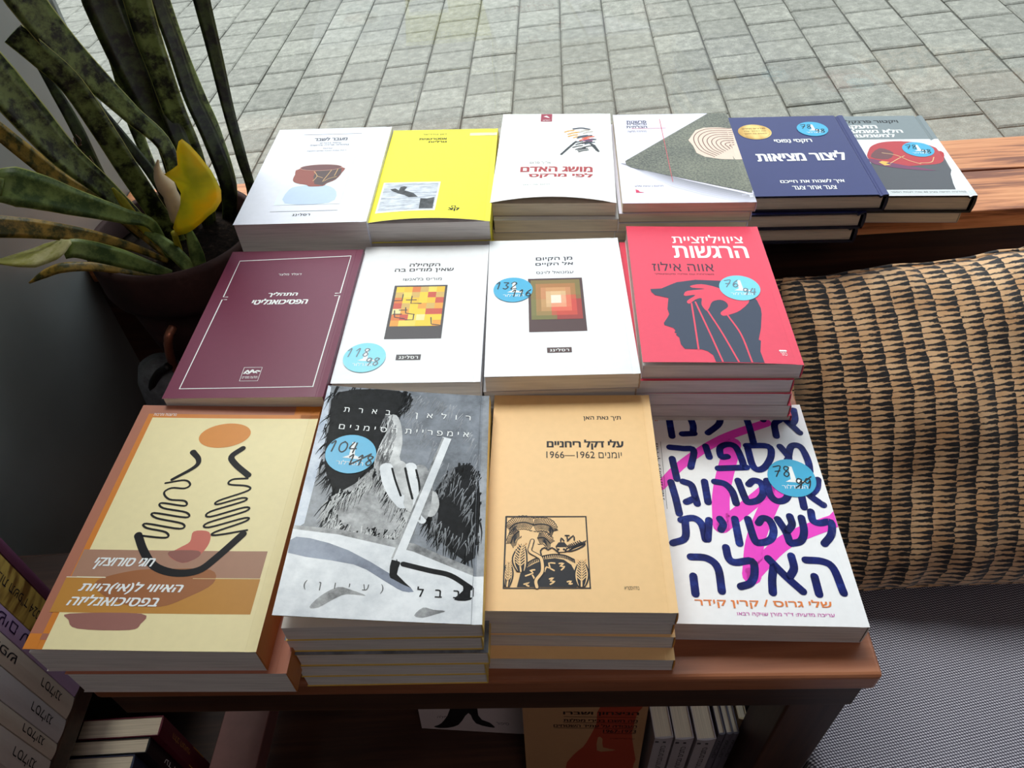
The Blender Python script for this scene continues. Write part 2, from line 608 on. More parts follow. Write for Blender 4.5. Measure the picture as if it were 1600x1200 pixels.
TABLE, SILL = 0.86, 0.85
D_STROKES = [[(0.825,0.969),(0.879,0.915),(0.946,0.843)],[(0.952,0.969),(0.942,0.915),(0.914,0.887)],[(0.848,0.912),(0.807,0.888),(0.798,0.823)],[(0.735,0.959),(0.744,0.912)],[(0.636,0.952),(0.647,0.882),(0.649,0.785)],[(0.36,0.987),(0.364,0.949),(0.398,0.935),(0.474,0.935),(0.463,0.888),(0.385,0.839)],[(0.249,0.942),(0.284,0.928),(0.301,0.881),(0.292,0.835)],[(0.299,0.835),(0.225,0.832)],[(0.157,0.939),(0.16,0.819)],[(0.803,0.769),(0.836,0.717),(0.823,0.698)],[(0.836,0.717),(0.866,0.766),(0.905,0.776),(0.934,0.754),(0.944,0.693),(0.937,0.645)],[(0.602,0.772),(0.731,0.769),(0.735,0.722),(0.687,0.668),(0.639,0.65),(0.611,0.673),(0.606,0.759)],[(0.473,0.715),(0.437,0.715),(0.44,0.759),(0.488,0.778),(0.535,0.765),(0.555,0.703),(0.558,0.661)],[(0.572,0.661),(0.405,0.655)],[(0.355,0.768),(0.365,0.712)],[(0.136,0.761),(0.215,0.755),(0.278,0.746),(0.244,0.66)],[(0.141,0.702),(0.152,0.601)],[(0.967,0.604),(0.946,0.564),(0.905,0.535)],[(0.867,0.563),(0.906,0.519),(0.954,0.486)],[(0.847,0.524),(0.843,0.474)],[(0.672,0.597),(0.672,0.529),(0.704,0.501),(0.755,0.512),(0.782,0.552),(0.76,0.592),(0.672,0.597)],[(0.506,0.596),(0.525,0.511),(0.541,0.495),(0.598,0.506),(0.635,0.54),(0.635,0.585),(0.596,0.597),(0.564,0.579)],[(0.369,0.59),(0.426,0.579),(0.459,0.544),(0.468,0.489)],[(0.31,0.59),(0.31,0.493)],[(0.185,0.589),(0.23,0.572),(0.241,0.521),(0.247,0.485)],[(0.239,0.51),(0.187,0.493)],[(0.114,0.586),(0.129,0.509),(0.137,0.44)],[(0.874,0.455),(0.871,0.416),(0.904,0.404),(0.966,0.41),(0.949,0.357),(0.897,0.317)],[(0.679,0.42),(0.706,0.367),(0.713,0.321)],[(0.75,0.433),(0.75,0.397),(0.714,0.367)],[(0.812,0.427),(0.806,0.368),(0.774,0.327),(0.719,0.316)],[(0.514,0.419),(0.526,0.331),(0.552,0.317),(0.614,0.332),(0.642,0.373),(0.632,0.414),(0.597,0.423),(0.569,0.402)],[(0.442,0.419),(0.441,0.313)],[(0.359,0.418),(0.372,0.394),(0.355,0.371)],[(0.297,0.412),(0.272,0.329)],[(0.142,0.411),(0.212,0.42),(0.252,0.394),(0.261,0.329)],[(0.164,0.405),(0.15,0.334),(0.08,0.311)],[(0.772,0.249),(0.859,0.244),(0.905,0.217),(0.92,0.123)],[(0.795,0.184),(0.794,0.117)],[(0.576,0.253),(0.641,0.188),(0.715,0.126)],[(0.702,0.265),(0.7,0.216),(0.668,0.183)],[(0.595,0.22),(0.573,0.172),(0.56,0.12)],[(0.363,0.296),(0.367,0.251),(0.399,0.235),(0.487,0.241),(0.487,0.192),(0.456,0.155),(0.403,0.141)],[(0.165,0.255),(0.251,0.25),(0.3,0.212),(0.3,0.122)],[(0.164,0.178),(0.162,0.11)]]
D_PINK = [([(0.049,0.565),(0.209,0.683),(0.461,0.807),(0.761,0.896)],0.06),([(0.523,0.781),(0.4,0.549),(0.362,0.389)],0.1),([(0.361,0.384),(0.573,0.503),(0.799,0.635)],0.085),([(0.74,0.586),(0.543,0.347),(0.47,0.183)],0.1),([(0.472,0.188),(0.699,0.327),(1.049,0.432)],0.085)]
LINO = {'fr':[(0.11,0.377),(0.557,0.38),(0.563,0.088),(0.111,0.084)],'hill':[(0.198,0.143),(0.229,0.164),(0.273,0.182),(0.329,0.199),(0.381,0.204),(0.428,0.198),(0.468,0.178),(0.49,0.146),(0.495,0.091),(0.181,0.089),(0.191,0.12)],'trunk':[(0.286,0.089),(0.281,0.115),(0.313,0.15),(0.309,0.197),(0.288,0.212),(0.248,0.23),(0.251,0.252),(0.259,0.274)],'ridge':[(0.206,0.164),(0.249,0.191),(0.304,0.209),(0.369,0.219),(0.433,0.216),(0.484,0.199)],'fronds':[([(0.262,0.344),(0.212,0.353),(0.162,0.346),(0.13,0.324)],0.0259),([(0.264,0.342),(0.308,0.346),(0.354,0.338),(0.374,0.315)],0.0259),([(0.184,0.314),(0.156,0.295),(0.141,0.264)],0.0238),([(0.288,0.286),(0.325,0.287),(0.357,0.265)],0.0238)],'leaves':[([(0.2,0.149),(0.192,0.203),(0.206,0.261)],0.0389),([(0.518,0.094),(0.521,0.146),(0.524,0.196)],0.0367),([(0.13,0.091),(0.135,0.143),(0.133,0.187)],0.0238),([(0.453,0.232),(0.49,0.247),(0.544,0.263)],0.0302)],'house':[(0.389,0.25),(0.444,0.25),(0.441,0.229),(0.401,0.227)],'roof':[(0.385,0.251),(0.402,0.268),(0.434,0.269),(0.45,0.253)],'zig':[[(0.404,0.182),(0.428,0.183),(0.408,0.171),(0.432,0.17),(0.415,0.157)],[(0.352,0.121),(0.372,0.126),(0.356,0.113),(0.379,0.112),(0.356,0.101)],[(0.219,0.1),(0.246,0.106),(0.227,0.098),(0.243,0.093)],[(0.445,0.111),(0.465,0.114),(0.453,0.102),(0.469,0.104)],[(0.325,0.15),(0.336,0.168),(0.356,0.162),(0.348,0.183),(0.38,0.183)],[(0.226,0.132),(0.265,0.144),(0.249,0.153),(0.273,0.156)],[(0.262,0.135),(0.278,0.115)],[(0.356,0.162),(0.376,0.154)]],'scal':[[(0.308,0.216),(0.304,0.234),(0.325,0.246),(0.345,0.237),(0.365,0.246),(0.389,0.234),(0.405,0.222)],[(0.414,0.272),(0.417,0.287),(0.431,0.275)],[(0.451,0.275),(0.484,0.297),(0.488,0.278)],[(0.448,0.297),(0.451,0.281)],[(0.439,0.297),(0.46,0.297)]]}

K_ = ink((22, 20, 24), 0.45, .15)
def f_cream(a):
    br, og, cr = ink((178, 112, 88), .4), ink((222, 132, 45), .4), ink((250, 233, 180), .42)
    a.quad(0.055, 0.0, 1, 0.955, og, 1)
    a.quad(0.86, .9, 1, 1, og, 1)
    a.poly([(0, 0), (.08, 0), (.08, .05), (0, .05)], og, 1)
    a.quad(0.085, 0.0, 1, 0.935, cr, 2)
    a.quad(0.055, 0.03, 0.085, 0.05, br, 2)
    a.text('מרשנות ותרבות', .085, .944, .21, .957, WHT, 3)
    a.ellipse(.52, .848, .0215, .0135, ink((226, 142, 55)), 3, rot=.12)
    a.stroke([(.385, .765), (.43, .73), (.425, .695), (.335, .637)], .0052, K_, 4, taper=(1, .5))
    a.stroke([(.64, .785), (.597, .746), (.631, .71), (.717, .66)], .0052, K_, 4)
    a.stroke([(.309, .621), (.4, .635), (.438, .616), (.417, .599), (.351, .6), (.323, .579), (.363, .551), (.442, .545), (.452, .524), (.332, .535), (.349, .514), (.471, .497), (.481, .476), (.315, .493), (.338, .472), (.474, .451), (.471, .43), (.3, .449), (.309, .432), (.41, .416), (.421, .394), (.281, .402)], .0017, K_, 4)
    a.stroke([(.719, .646), (.645, .641), (.635, .619), (.728, .612), (.742, .592), (.613, .548), (.613, .532), (.723, .56), (.741, .547), (.589, .501), (.598, .48), (.751, .52), (.763, .504), (.597, .455), (.61, .437), (.768, .476), (.779, .463), (.649, .419), (.655, .406), (.799, .427)], .0017, K_, 4)
    a.poly([(.544, .42), (.618, .419), (.638, .375), (.607, .322), (.545, .299), (.466, .328), (.506, .356), (.544, .38)], ink((212, 112, 95)), 3, 4)
    a.quad(.06, .245, .928, .345, ink((178, 132, 108)), 2.5)
    a.poly([(.60, .345), (.61, .322), (.545, .299), (.466, .328), (.48, .345)], ink((150, 90, 80)), 3.2, 3)
    a.quad(.04, .12, .93, .243, ink((200, 138, 55)), 2.5)
    a.poly([(.189, .233), (.33, .268), (.473, .276), (.687, .275), (.72, .225), (.617, .173), (.517, .143), (.35, .15), (.22, .19)], ink((165, 100, 55)), 3, 4)
    a.quad(.04, .2405, .22, .2435, ink((250, 240, 215)), 3.5); a.quad(.62, .2415, .93, .2435, ink((235, 205, 150)), 3.5)
    a.stroke([(.285, .402), (.345, .34), (.421, .286), (.527, .262), (.63, .271), (.693, .317), (.785, .411)], .006, K_, 4)
    a.poly([(.14, .095), (.133, .116), (.448, .119), (.462, .085), (.422, .065), (.197, .067)], ink((160, 105, 95)), 3, 4)
    a.text('חגי סורוצקי', .129, .272, .40, .314, WHT, 5, .02, .3)
    a.text('האיווי ל(אי)היות', .119, .184, .578, .226, WHT, 5, .02, .3)
    a.text('בפסיכואנליזה', .10, .143, .499, .18, WHT, 5, .02, .3)

def photo_mat(name, lo, hi, scale, rough, a=0.35, b=0.65, spec=0.28):
    t = NT(name)
    nz = t.noise(t.coords('Object', (1, 1, 1)), scale, 8, 0.68)
    t.p(color=t.ramp(nz, [(a, lin(lo)), (b, lin(hi))]), rough=rough + .06, spec=spec)
    nb = t.noise(t.coords('Object'), 170, 4, .6)
    t.bump(nb, 0.12, 0.0008)
    return t.m
def f_photo(a):
    g1 = photo_mat('photo_print_grey', (70, 72, 78), (150, 152, 158), 45, .22)
    dk = photo_mat('photo_print_black', (2, 2, 3), (28, 28, 32), 90, .3, .35, .65, .08)
    sk = photo_mat('photo_print_skin', (150, 150, 152), (232, 232, 232), 40, .22)
    mid = photo_mat('photo_print_midtone', (84, 84, 88), (188, 188, 190), 60, .22)
    wh = photo_mat('photo_print_white', (205, 208, 214), (246, 247, 250), 30, .22)
    a.poly([(.02, .99), (.06, .70), (.05, .34), (.0, .31), (0, 1)], photo_mat('photo_print_pale', (150, 165, 190), (225, 230, 240), 25, .2), 1)
    a.poly([(.068, .965), (.43, .998), (.52, .93), (.44, .87), (.40, .75), (.364, .626), (.31, .55), (.27, .45), (.2, .40), (.15, .5), (.085, .60), (.06, .8)], dk, 1, 3)
    rs = random.Random(4)
    def strands(pts, n, ln, m, layer, wd=.0011, dirn=(0, -1), jit=.6):
        P = smooth_pts(pts, 12, True)
        for _ in range(n):
            p = P[rs.randrange(len(P))]
            ang = rs.uniform(-jit, jit)
            dx, dy = dirn[0] * math.cos(ang) - dirn[1] * math.sin(ang), dirn[0] * math.sin(ang) + dirn[1] * math.cos(ang)
            l = ln * rs.uniform(.5, 1.3)
            o = Vector((rs.uniform(-.02, .02), rs.uniform(-.02, .02), 0))
            a.stroke([(p.x + o.x - dx * l * .3, p.y + o.y - dy * l * .3), (p.x + o.x + dx * l * .3 + rs.uniform(-.008, .008), p.y + o.y + dy * l * .3), (p.x + o.x + dx * l, p.y + o.y + dy * l)], wd * rs.uniform(.6, 1.5), m, layer, 3, taper=(1, .2), cap=False)
    strands([(.068, .965), (.43, .985), (.50, .93), (.44, .87), (.40, .75), (.364, .626), (.31, .55), (.27, .45), (.2, .40), (.15, .5), (.085, .60), (.06, .8)], 260, .05, dk, 1.2, .0012, (-.45, -1), .5)
    strands([(.52, .95), (.7, .93), (.85, .85), (.93, .7), (.93, .5), (.8, .55), (.7, .7), (.55, .85)], 150, .05, photo_mat('photo_print_strand', (100, 102, 108), (176, 178, 186), 60, .22), 1.2, .0007, (-.5, -1), .4)
    strands([(.81, .60), (.94, .58), (.94, .26), (.8, .30), (.70, .37), (.69, .45), (.74, .5)], 220, .05, dk, 1.2, .0012, (-.3, -1), .5)
    strands([(.81, .60), (.90, .45), (.94, .30), (.8, .33), (.72, .38), (.74, .5)], 110, .04, g1, 1.4, .0007, (-.3, -1), .5)
    strands([(.30, .50), (.38, .56), (.5, .46), (.58, .38), (.55, .31), (.40, .30), (.22, .33), (.16, .42)], 260, .06, dk, 2.3, .0009, (-.4, -1), .4)
    strands([(.30, .50), (.38, .56), (.5, .46), (.58, .38), (.55, .31), (.40, .30), (.22, .33), (.16, .42)], 200, .06, sk, 2.35, .0007, (-.4, -1), .4)
    a.poly([(.81, .62), (.95, .60), (.95, .24), (.8, .28), (.70, .35), (.67, .42), (.72, .5)], dk, 1, 3)
    a.poly([(.27, .52), (.38, .60), (.5, .5), (.62, .40), (.60, .30), (.40, .29), (.18, .31), (.12, .42)], mid, 1.5, 3)
    a.poly([(.39, .85), (.44, .865), (.48, .81), (.50, .72), (.505, .634), (.64, .61), (.67, .54), (.715, .463), (.66, .386), (.59, .37), (.61, .43), (.53, .46), (.45, .48), (.42, .55), (.36, .60), (.37, .70), (.40, .78)], sk, 2, 3)
    for st, wd, m in (([(.43, .60), (.455, .54), (.50, .485), (.545, .45)], .0105, wh), ([(.50, .615), (.53, .55), (.565, .48), (.60, .435)], .0105, sk), ([(.565, .61), (.595, .545), (.62, .47), (.635, .425)], .0098, wh),
                      ([(.62, .60), (.655, .54), (.665, .47), (.652, .405)], .0112, mid), ([(.462, .60), (.49, .545), (.53, .48)], .0016, dk), ([(.535, .605), (.56, .545), (.595, .47)], .0018, dk),
                      ([(.597, .60), (.622, .54), (.64, .46)], .0016, dk), ([(.70, .49), (.715, .45), (.70, .415)], .008, sk), ([(.575, .40), (.60, .37)], .006, sk), ([(.645, .40), (.66, .38)], .006, wh)):
        a.stroke(st, wd, m, 2.6 if m is not dk else 2.8)
    a.poly([(0, .315), (.235, .304), (.63, .254), (.945, .172), (.945, 0), (0, 0)], wh, 3)
    a.poly([(0, .315), (.235, .304), (.63, .254), (.945, .172), (.945, .2), (.63, .285), (.235, .325), (0, .33)], mid, 3)
    a.poly([(.027, .285), (.302, .245), (.637, .12), (.6, .105), (.5, .14), (.338, .193), (.005, .222)], photo_mat('photo_print_shadow', (62, 72, 98), (150, 160, 182), 25, .22, .3, .7), 3.5, 3)
    a.stroke([(.587, .204), (.72, .185), (.83, .17), (.935, .127)], .004, dk, 4)
    a.poly([(.954, .127), (.94, .085), (.857, .083), (.898, .116), (.90, .135)], dk, 4, 3)
    a.stroke([(.757, .763), (.55, .215)], .0074, wh, 4, 0, cap=False)
    a.stroke([(.735, .763), (.528, .222)], .0014, mid, 4.5, 0, cap=False)
    a.poly([(.527, .222), (.573, .208), (.562, .165), (.64, .118), (.55, .145), (.525, .16)], dk, 4, 2)
    a.poly([(.166, .034), (.21, .075), (.284, .108), (.35, .1), (.423, .083), (.33, .085), (.271, .064), (.208, .034)], mid, 4, 3)
    a.poly([(.669, .023), (.708, .051), (.76, .045), (.818, .042), (.77, .03), (.712, .017)], mid, 4, 3)
    a.text('בארת', .127, .862, .405, .886, WHT, 5, 0, 0, 2.6)
    a.text('רולאן', .555, .850, .890, .890, WHT, 5, 0, 0, 2.4)
    a.text('הסימנים', .12, .772, .46, .797, WHT, 5, 0, 0, 1.6)
    a.text('אימפריית', .507, .772, .885, .797, WHT, 5, 0, 0, 1.6)
    a.text('(עיון)', .117, .092, .505, .126, ink((70, 70, 74), .35), 5, 0, 0, 3.0)
    a.text('בבל', .672, .088, .885, .124, K_, 5, .01, 0, 2.6)
    a.quad(.945, 0, .947, 1, g1, 3.6)
    a.quad(.947, 0, 1, .17, wh, 3.5)
    strands([(.39, .84), (.41, .78), (.40, .70), (.38, .64), (.42, .62), (.43, .7), (.43, .8)], 120, .05, mid, 2.2, .0010, (-.2, -1), .3)

def f_tan(a):
    dk = ink((40, 38, 44), .4, .15); base = ink((250, 204, 144), .42)
    a.text('תיך נאת האן', .571, .853, .804, .878, dk, 2, .01)
    a.text('עלי דקל ריחניים', .342, .70, .804, .75, dk, 2, .025)
    a.text('יומנים 1962—1966', .337, .656, .79, .69, dk, 2)
    a.text('בודהיסטריא', .739, .083, .816, .096, dk, 2)
    L = LINO
    f = L['fr']
    a.stroke(f + [f[0]], .0014, dk, 2, 0)
    a.poly(L['hill'], dk, 2)
    rd = L['ridge']
    a.stroke(rd, .0009, dk, 2)
    for p in smooth_pts(rd, 6):
        a.stroke([(p.x, p.y), (p.x + .002, p.y - .012)], .0009, dk, 2, 0)
    for pts, wd in L['fronds']:
        P = smooth_pts(pts, 6)
        a.stroke(pts, .0010, dk, 2)
        for k, p in enumerate(P):
            q = P[min(k + 1, len(P) - 1)] - P[max(k - 1, 0)]
            q.normalize(); nn = Vector((-q.y, q.x, 0)) * wd
            for sg in (-1, 1):
                e = p + nn * sg * .95 + q * .012
                a.stroke([(p.x, p.y), (e.x, e.y)], .00055, dk, 2, 0, cap=False)
        rim = [p + Vector((-(P[min(k + 1, len(P) - 1)] - P[max(k - 1, 0)]).normalized().y, (P[min(k + 1, len(P) - 1)] - P[max(k - 1, 0)]).normalized().x, 0)) * wd * (1.05 + .12 * (k % 2)) for k, p in enumerate(P)]
        a.stroke([(p.x, p.y) for p in rim], .0006, dk, 2, 0)
        rim = [p - Vector((-(P[min(k + 1, len(P) - 1)] - P[max(k - 1, 0)]).normalized().y, (P[min(k + 1, len(P) - 1)] - P[max(k - 1, 0)]).normalized().x, 0)) * wd * (1.05 + .12 * (k % 2)) for k, p in enumerate(P)]
        a.stroke([(p.x, p.y) for p in rim], .0006, dk, 2, 0)
    for n_, (pts, wd) in enumerate(L['leaves']):
        P = smooth_pts(pts, 5)
        left, right = [], []
        for k, p in enumerate(P):
            tt = k / (len(P) - 1)
            b = wd * math.sin(math.pi * min(1, .12 + tt * .88)) ** .7
            left.append((p.x - b, p.y)); right.append((p.x + b, p.y))
        a.poly(left + right[::-1], base, 3)
        a.stroke(left + right[::-1] + [left[0]], .0011, dk, 4, 0)
        inner = [(p.x - (p.x - l[0]) * .68, p.y) for p, l in zip(P, left)] + [(p.x + (r[0] - p.x) * .68, p.y) for p, r in list(zip(P, right))[::-1]]
        if n_ != 3: a.poly(inner, dk, 4)
        a.stroke([(p.x, p.y) for p in P], .0012, base if n_ != 3 else dk, 5, 0)
        for k in range(2, len(P) - 1):
            p = P[k]
            for sg in (-1, 1):
                a.stroke([(p.x, p.y), (p.x + sg * wd * .6, p.y + .016)], .0008, base if n_ != 3 else dk, 5, 0)
    a.stroke(L['trunk'], .0036, dk, 5); a.stroke(L['trunk'], .0022, base, 6)
    a.poly(L['house'], base, 3); a.stroke(L['house'] + [L['house'][0]], .0008, dk, 4, 0); a.poly(L['roof'], dk, 4)
    hx = sum(p[0] for p in L['house']) / 4; hy = sum(p[1] for p in L['house']) / 4
    for d in (-.018, .012): a.ellipse(hx + d, hy, .0009, .0009, dk, 5, 10)
    for z in L['zig']: a.stroke(z, .0012, base, 4, 2)
    for z in L['scal']: a.stroke(z, .0011, dk, 4, 2)

def brush_mat():
    t = NT('brush_ink_blue')
    nz = t.noise(t.coords('Object', (1, 1, 1), (0, 0, .4)), 55, 6, .7)
    t.p(color=t.ramp(nz, [(.3, lin((4, 8, 62))), (.52, lin((10, 22, 104))), (.75, lin((40, 66, 160)))]), rough=.4, spec=.15)
    return t.m
def f_brush(a):
    pk = ink((250, 62, 205), .35); bl = brush_mat(); og = ink((235, 130, 60), .4); mg_ = ink((200, 60, 165), .4)
    for p, wd in D_PINK: a.stroke(p, wd * a.w, pk, 1.5, 6)
    for p in D_STROKES: a.stroke(p, .0065, bl, 3, 5)
    a.text('שלי גרוס / קרין קידר', .153, .06, .842, .094, og, 4, .015)
    a.text('עריכה מדעית: ד"ר מורן שויקה רבאו', .357, .03, .842, .047, mg_, 4, .005)
    a.text('ספר', .06, .90, .085, .94, og, 4)
    a.stroke([(.085, .79), (.072, .46)], .0003, K_, 3, 0)
    a.vtext('מדריך למשתמשת', .06, .50, .78, .003, K_, 3)

def f_burgundy(a):
    for seg in ([(.121, .643), (.091, .643), (.09, .921), (.92, .947), (.92, .658), (.886, .657)], [(.886, .640), (.921, .640), (.919, .057), (.083, .053), (.091, .624), (.122, .624)]):
        a.stroke(seg, .0012, WHT, 2, 0)
    a.text('דונלד מלצר', .423, .80, .594, .817, WHT, 2)
    a.text('התהליך', .403, .638, .612, .672, WHT, 2, .03, .12)
    a.text('הפסיכואנליטי', .312, .585, .701, .625, WHT, 2, .03, .12)
    a.stroke([(.441, .173), (.557, .173), (.558, .094), (.443, .094), (.441, .173)], .0005, WHT, 2, 0)
    a.stroke([(.455, .138), (.47, .155), (.485, .142), (.5, .158), (.515, .142), (.53, .152), (.548, .15)], .0016, WHT, 2)
    a.stroke([(.455, .146), (.48, .135), (.505, .15), (.535, .14)], .0010, WHT, 2)
    a.text('תולעת ספרים', .452, .108, .548, .124, WHT, 2)

def f_patches(a):
    dk = ink((66, 58, 62), .4)
    a.text('הקהילה', .387, .815, .624, .852, dk, 2, .015)
    a.text('שאין מודים בה', .277, .773, .735, .806, dk, 2, .015)
    a.text('מוריס בלאנשו', .355, .708, .652, .732, dk, 2)
    a.quad(.300, .279, .704, .669, dk, 2)
    rnd = random.Random(5)
    cols = [ink(c) for c in ((250, 205, 50), (245, 190, 45), (250, 214, 90), (236, 160, 60), (225, 122, 55), (246, 226, 160), (215, 175, 95), (205, 80, 60))]
    wts = [7, 6, 4, 4, 2, 1, 3, 2]
    nx, ny = 6, 7
    for i in range(nx):
        for j in range(ny):
            u0, v0 = .320 + .367 * i / nx, .365 + .292 * j / ny
            a.quad(u0, v0, u0 + .367 / nx, v0 + .292 / ny, rnd.choices(cols, wts)[0], 3)
    for k in range(9):
        u, v = .34 + .32 * rnd.random(), .39 + .235 * rnd.random()
        d = .035 + .03 * rnd.random()
        shp = rnd.choice(([(0, 0), (1, 0), (1, 1)], [(0, 1), (0, 0), (1, 0)], [(0, 0), (1, 0)], [(0, 1), (.1, .2), (1, 0)]))
        a.stroke([(u + (x - .5) * d * 1.4, v + (y - .5) * d) for x, y in shp], .0012, dk, 4, 0)
    a.quad(.409, .14, .579, .175, dk, 2)
    a.text('רסלינג', .43, .147, .56, .168, WHT, 3, .02, 0, 1.2)

def f_nested(a):
    dk = ink((78, 48, 48), .4)
    a.text('מן הקיום', .359, .812, .632, .845, ink((50, 44, 60)), 2, .015)
    a.text('אל הקיים', .354, .770, .635, .803, ink((50, 44, 60)), 2, .015)
    a.text('עמנואל לוינס', .355, .708, .632, .732, ink((60, 54, 70)), 2)
    a.quad(.295, .280, .690, .671, dk, 2)
    n = 10
    cx, cy = .47, .47
    for i in range(n):
        for j in range(n):
            u0, v0 = .313 + .357 * i / n, .364 + .294 * j / n
            x, y = (i + .5) / n - .5, (j + .5) / n - .52
            r = min(1, max(abs(x), abs(y)) * 2)
            if r < .22: c = (246, 232, 215)
            else:
                warm = (232, 84, 66) if (x > -.05 and y < .08) else ((196, 122, 70) if y > 0 or x > 0 else (186, 136, 80))
                edge = (150, 50, 45) if (x > 0 and y < 0) else (112, 116, 62)
                k = max(0, (r - .22) / .78)
                pale = (236, 196, 150)
                c = [pale[q] * (1 - k * 2) + warm[q] * k * 2 if k < .5 else warm[q] * (2 - 2 * k) + edge[q] * (2 * k - 1) for q in range(3)]
            c = tuple(int(v / 6) * 6 for v in c)
            a.quad(u0, v0, u0 + .357 / n, v0 + .294 / n, ink(c), 3)
    a.quad(.411, .141, .574, .174, dk, 2)
    a.text('רסלינג', .43, .148, .555, .167, WHT, 3, .02, 0, 1.2)

def f_red(a):
    nv = ink((58, 66, 88), .38); rd = ink((240, 74, 100), .38)
    a.text('ציוויליזציית', .335, .855, .858, .925, WHT, 2, .01)
    a.text('הרגשות', .329, .733, .864, .83, WHT, 2, .02)
    a.text('אווה אילוז', .154, .63, .591, .70, ink((60, 40, 60)), 2)
    a.text('משוחחת עם אלנה סקופינסקי', .166, .598, .582, .613, ink((90, 40, 60)), 2)
    a.poly([(0.117, 0.491), (0.194, 0.496), (0.25, .52), (0.309, 0.544), (0.442, 0.563), (0.614, 0.557), (0.70, .53), (0.779, 0.494), (0.83, 0.415), (0.84, .36), (0.833, 0.319), (0.801, 0.227), (0.763, 0.149), (0.775, .142), (0.751, 0.073), (0.755, 0.003), (0.455, 0.003), (0.448, 0.045), (0.42, .07), (0.385, 0.082), (0.278, 0.084), (0.258, 0.113), (0.256, 0.157), (0.238, .175), (0.245, .185), (0.231, 0.19), (0.24, .205), (0.228, 0.222), (0.174, 0.239), (0.172, 0.254), (0.205, .295), (0.218, 0.315), (0.212, .35), (0.231, 0.428), (0.143, 0.447), (0.12, .47)], nv, 2)
    a.poly([(0.401, 0.518), (0.478, 0.53), (0.561, 0.513), (0.619, 0.488), (0.68, 0.45), (0.78, 0.418), (0.70, 0.345), (0.618, 0.314), (0.572, 0.307), (0.565, 0.33), (0.621, 0.367), (0.618, 0.4), (0.581, 0.417), (0.525, 0.403), (0.495, 0.36), (0.471, 0.34), (0.448, 0.383), (0.457, 0.427), (0.413, 0.417), (0.366, 0.388), (0.355, 0.408), (0.42, 0.45), (0.351, 0.443), (0.343, 0.456), (0.373, 0.48), (0.493, 0.495), (0.41, 0.503)], rd, 3, 3)
    for st in ([(.382, .391), (.375, .25), (.364, .08)], [(.41, .401), (.46, .19), (.498, .005)], [(.48, .34), (.54, .19), (.597, .005)], [(.606, .31), (.66, .18), (.679, .005)]):
        a.stroke(st, .0016, rd, 3)
    a.text('כתר', .874, .05, .914, .07, WHT, 3)
    for k in range(3): a.ellipse(.88 + k * .014, .08, .0016, .0012, WHT, 3, 8)

def f_bowl(a):
    dk = ink((80, 80, 90), .45)
    a.stroke([(.239, .928), (.749, .926)], .0005, dk, 2, 0); a.stroke([(.24, .11), (.755, .11)], .0005, dk, 2, 0)
    a.text('מעבר לשבר', .352, .85, .637, .889, dk, 2, .02)
    a.text('טיפול בהורים', .412, .815, .596, .832, dk, 2)
    a.text('בתהליכי פרידה וגירושים', .336, .79, .67, .808, dk, 2)
    a.text('עורכות', .457, .752, .537, .763, dk, 2)
    a.text('רינת עמית ומיכל שלום הקשת', .328, .722, .662, .738, dk, 2)
    a.quad(.245, .17, .757, .69, ink((238, 246, 250), .35), 2)
    a.poly([(.402, .355), (.315, .319), (.327, .185), (.671, .182), (.70, .285), (.595, .355)], ink((196, 214, 238), .35), 3, 3)
    a.poly([(.335, .535), (.312, .47), (.315, .41), (.36, .38), (.44, .362), (.47, .345), (.575, .347), (.60, .375), (.66, .41), (.692, .48), (.678, .54)], ink((150, 72, 58), .35), 4, 3)
    a.poly([(.48, .52), (.47, .45), (.50, .37), (.57, .353), (.60, .38), (.66, .415), (.688, .48), (.676, .53)], ink((84, 60, 58), .35), 4.5)
    for st in ([(.46, .5), (.50, .45), (.48, .40)], [(.50, .45), (.55, .43)], [(.60, .51), (.58, .45), (.56, .39), (.60, .42), (.66, .44)], [(.65, .52), (.64, .45)]):
        a.stroke(st, .0008, ink((225, 180, 120)), 5, 2)
    a.ellipse(.505, .54, .0252, .0075, ink((205, 150, 135)), 5)
    a.ellipse(.505, .5405, .0242, .0066, ink((112, 62, 62)), 5.5)
    a.text('רסלינג', .424, .066, .556, .089, ink((45, 45, 50)), 2, .03, 0, 1.25)

def f_yellow(a):
    dk = ink((70, 68, 30), .4)
    a.text("ז'אן בודריאר", .29, .928, .518, .95, dk, 2)
    a.text('אסטרטגיות', .268, .873, .526, .893, K_, 2, .03)
    a.text('גורליות', .361, .838, .53, .86, K_, 2, .03)
    a.quad(.74, .914, .997, .948, ink((248, 244, 190)), 2)
    a.quad(.05, .08, .545, .39, ink((246, 244, 232)), 2)
    t = NT('photo_print_sea'); nz = t.noise(t.coords('Object', (60, 260, 1)), 1.0, 6, .65)
    t.p(color=t.ramp(nz, [(.35, lin((150, 155, 170))), (.6, lin((222, 226, 234)))]), rough=.4)
    a.quad(.066, .094, .53, .38, t.m, 3)
    dkp = photo_mat('photo_print_rock', (25, 25, 28), (80, 80, 84), 120, .4)
    a.poly([(.123, .318), (.165, .325), (.201, .301), (.207, .339), (.24, .345), (.266, .336), (.25, .30), (.33, .27), (.379, .226), (.301, .225), (.26, .25), (.2, .27), (.14, .30)], dkp, 4)
    a.poly([(.403, .21), (.46, .205), (.52, .22), (.524, .10), (.41, .10)], dkp, 4)
    a.text('קצ', .653, .075, .74, .108, K_, 2, .03); a.text('ה', .675, .115, .71, .13, K_, 2, .03)

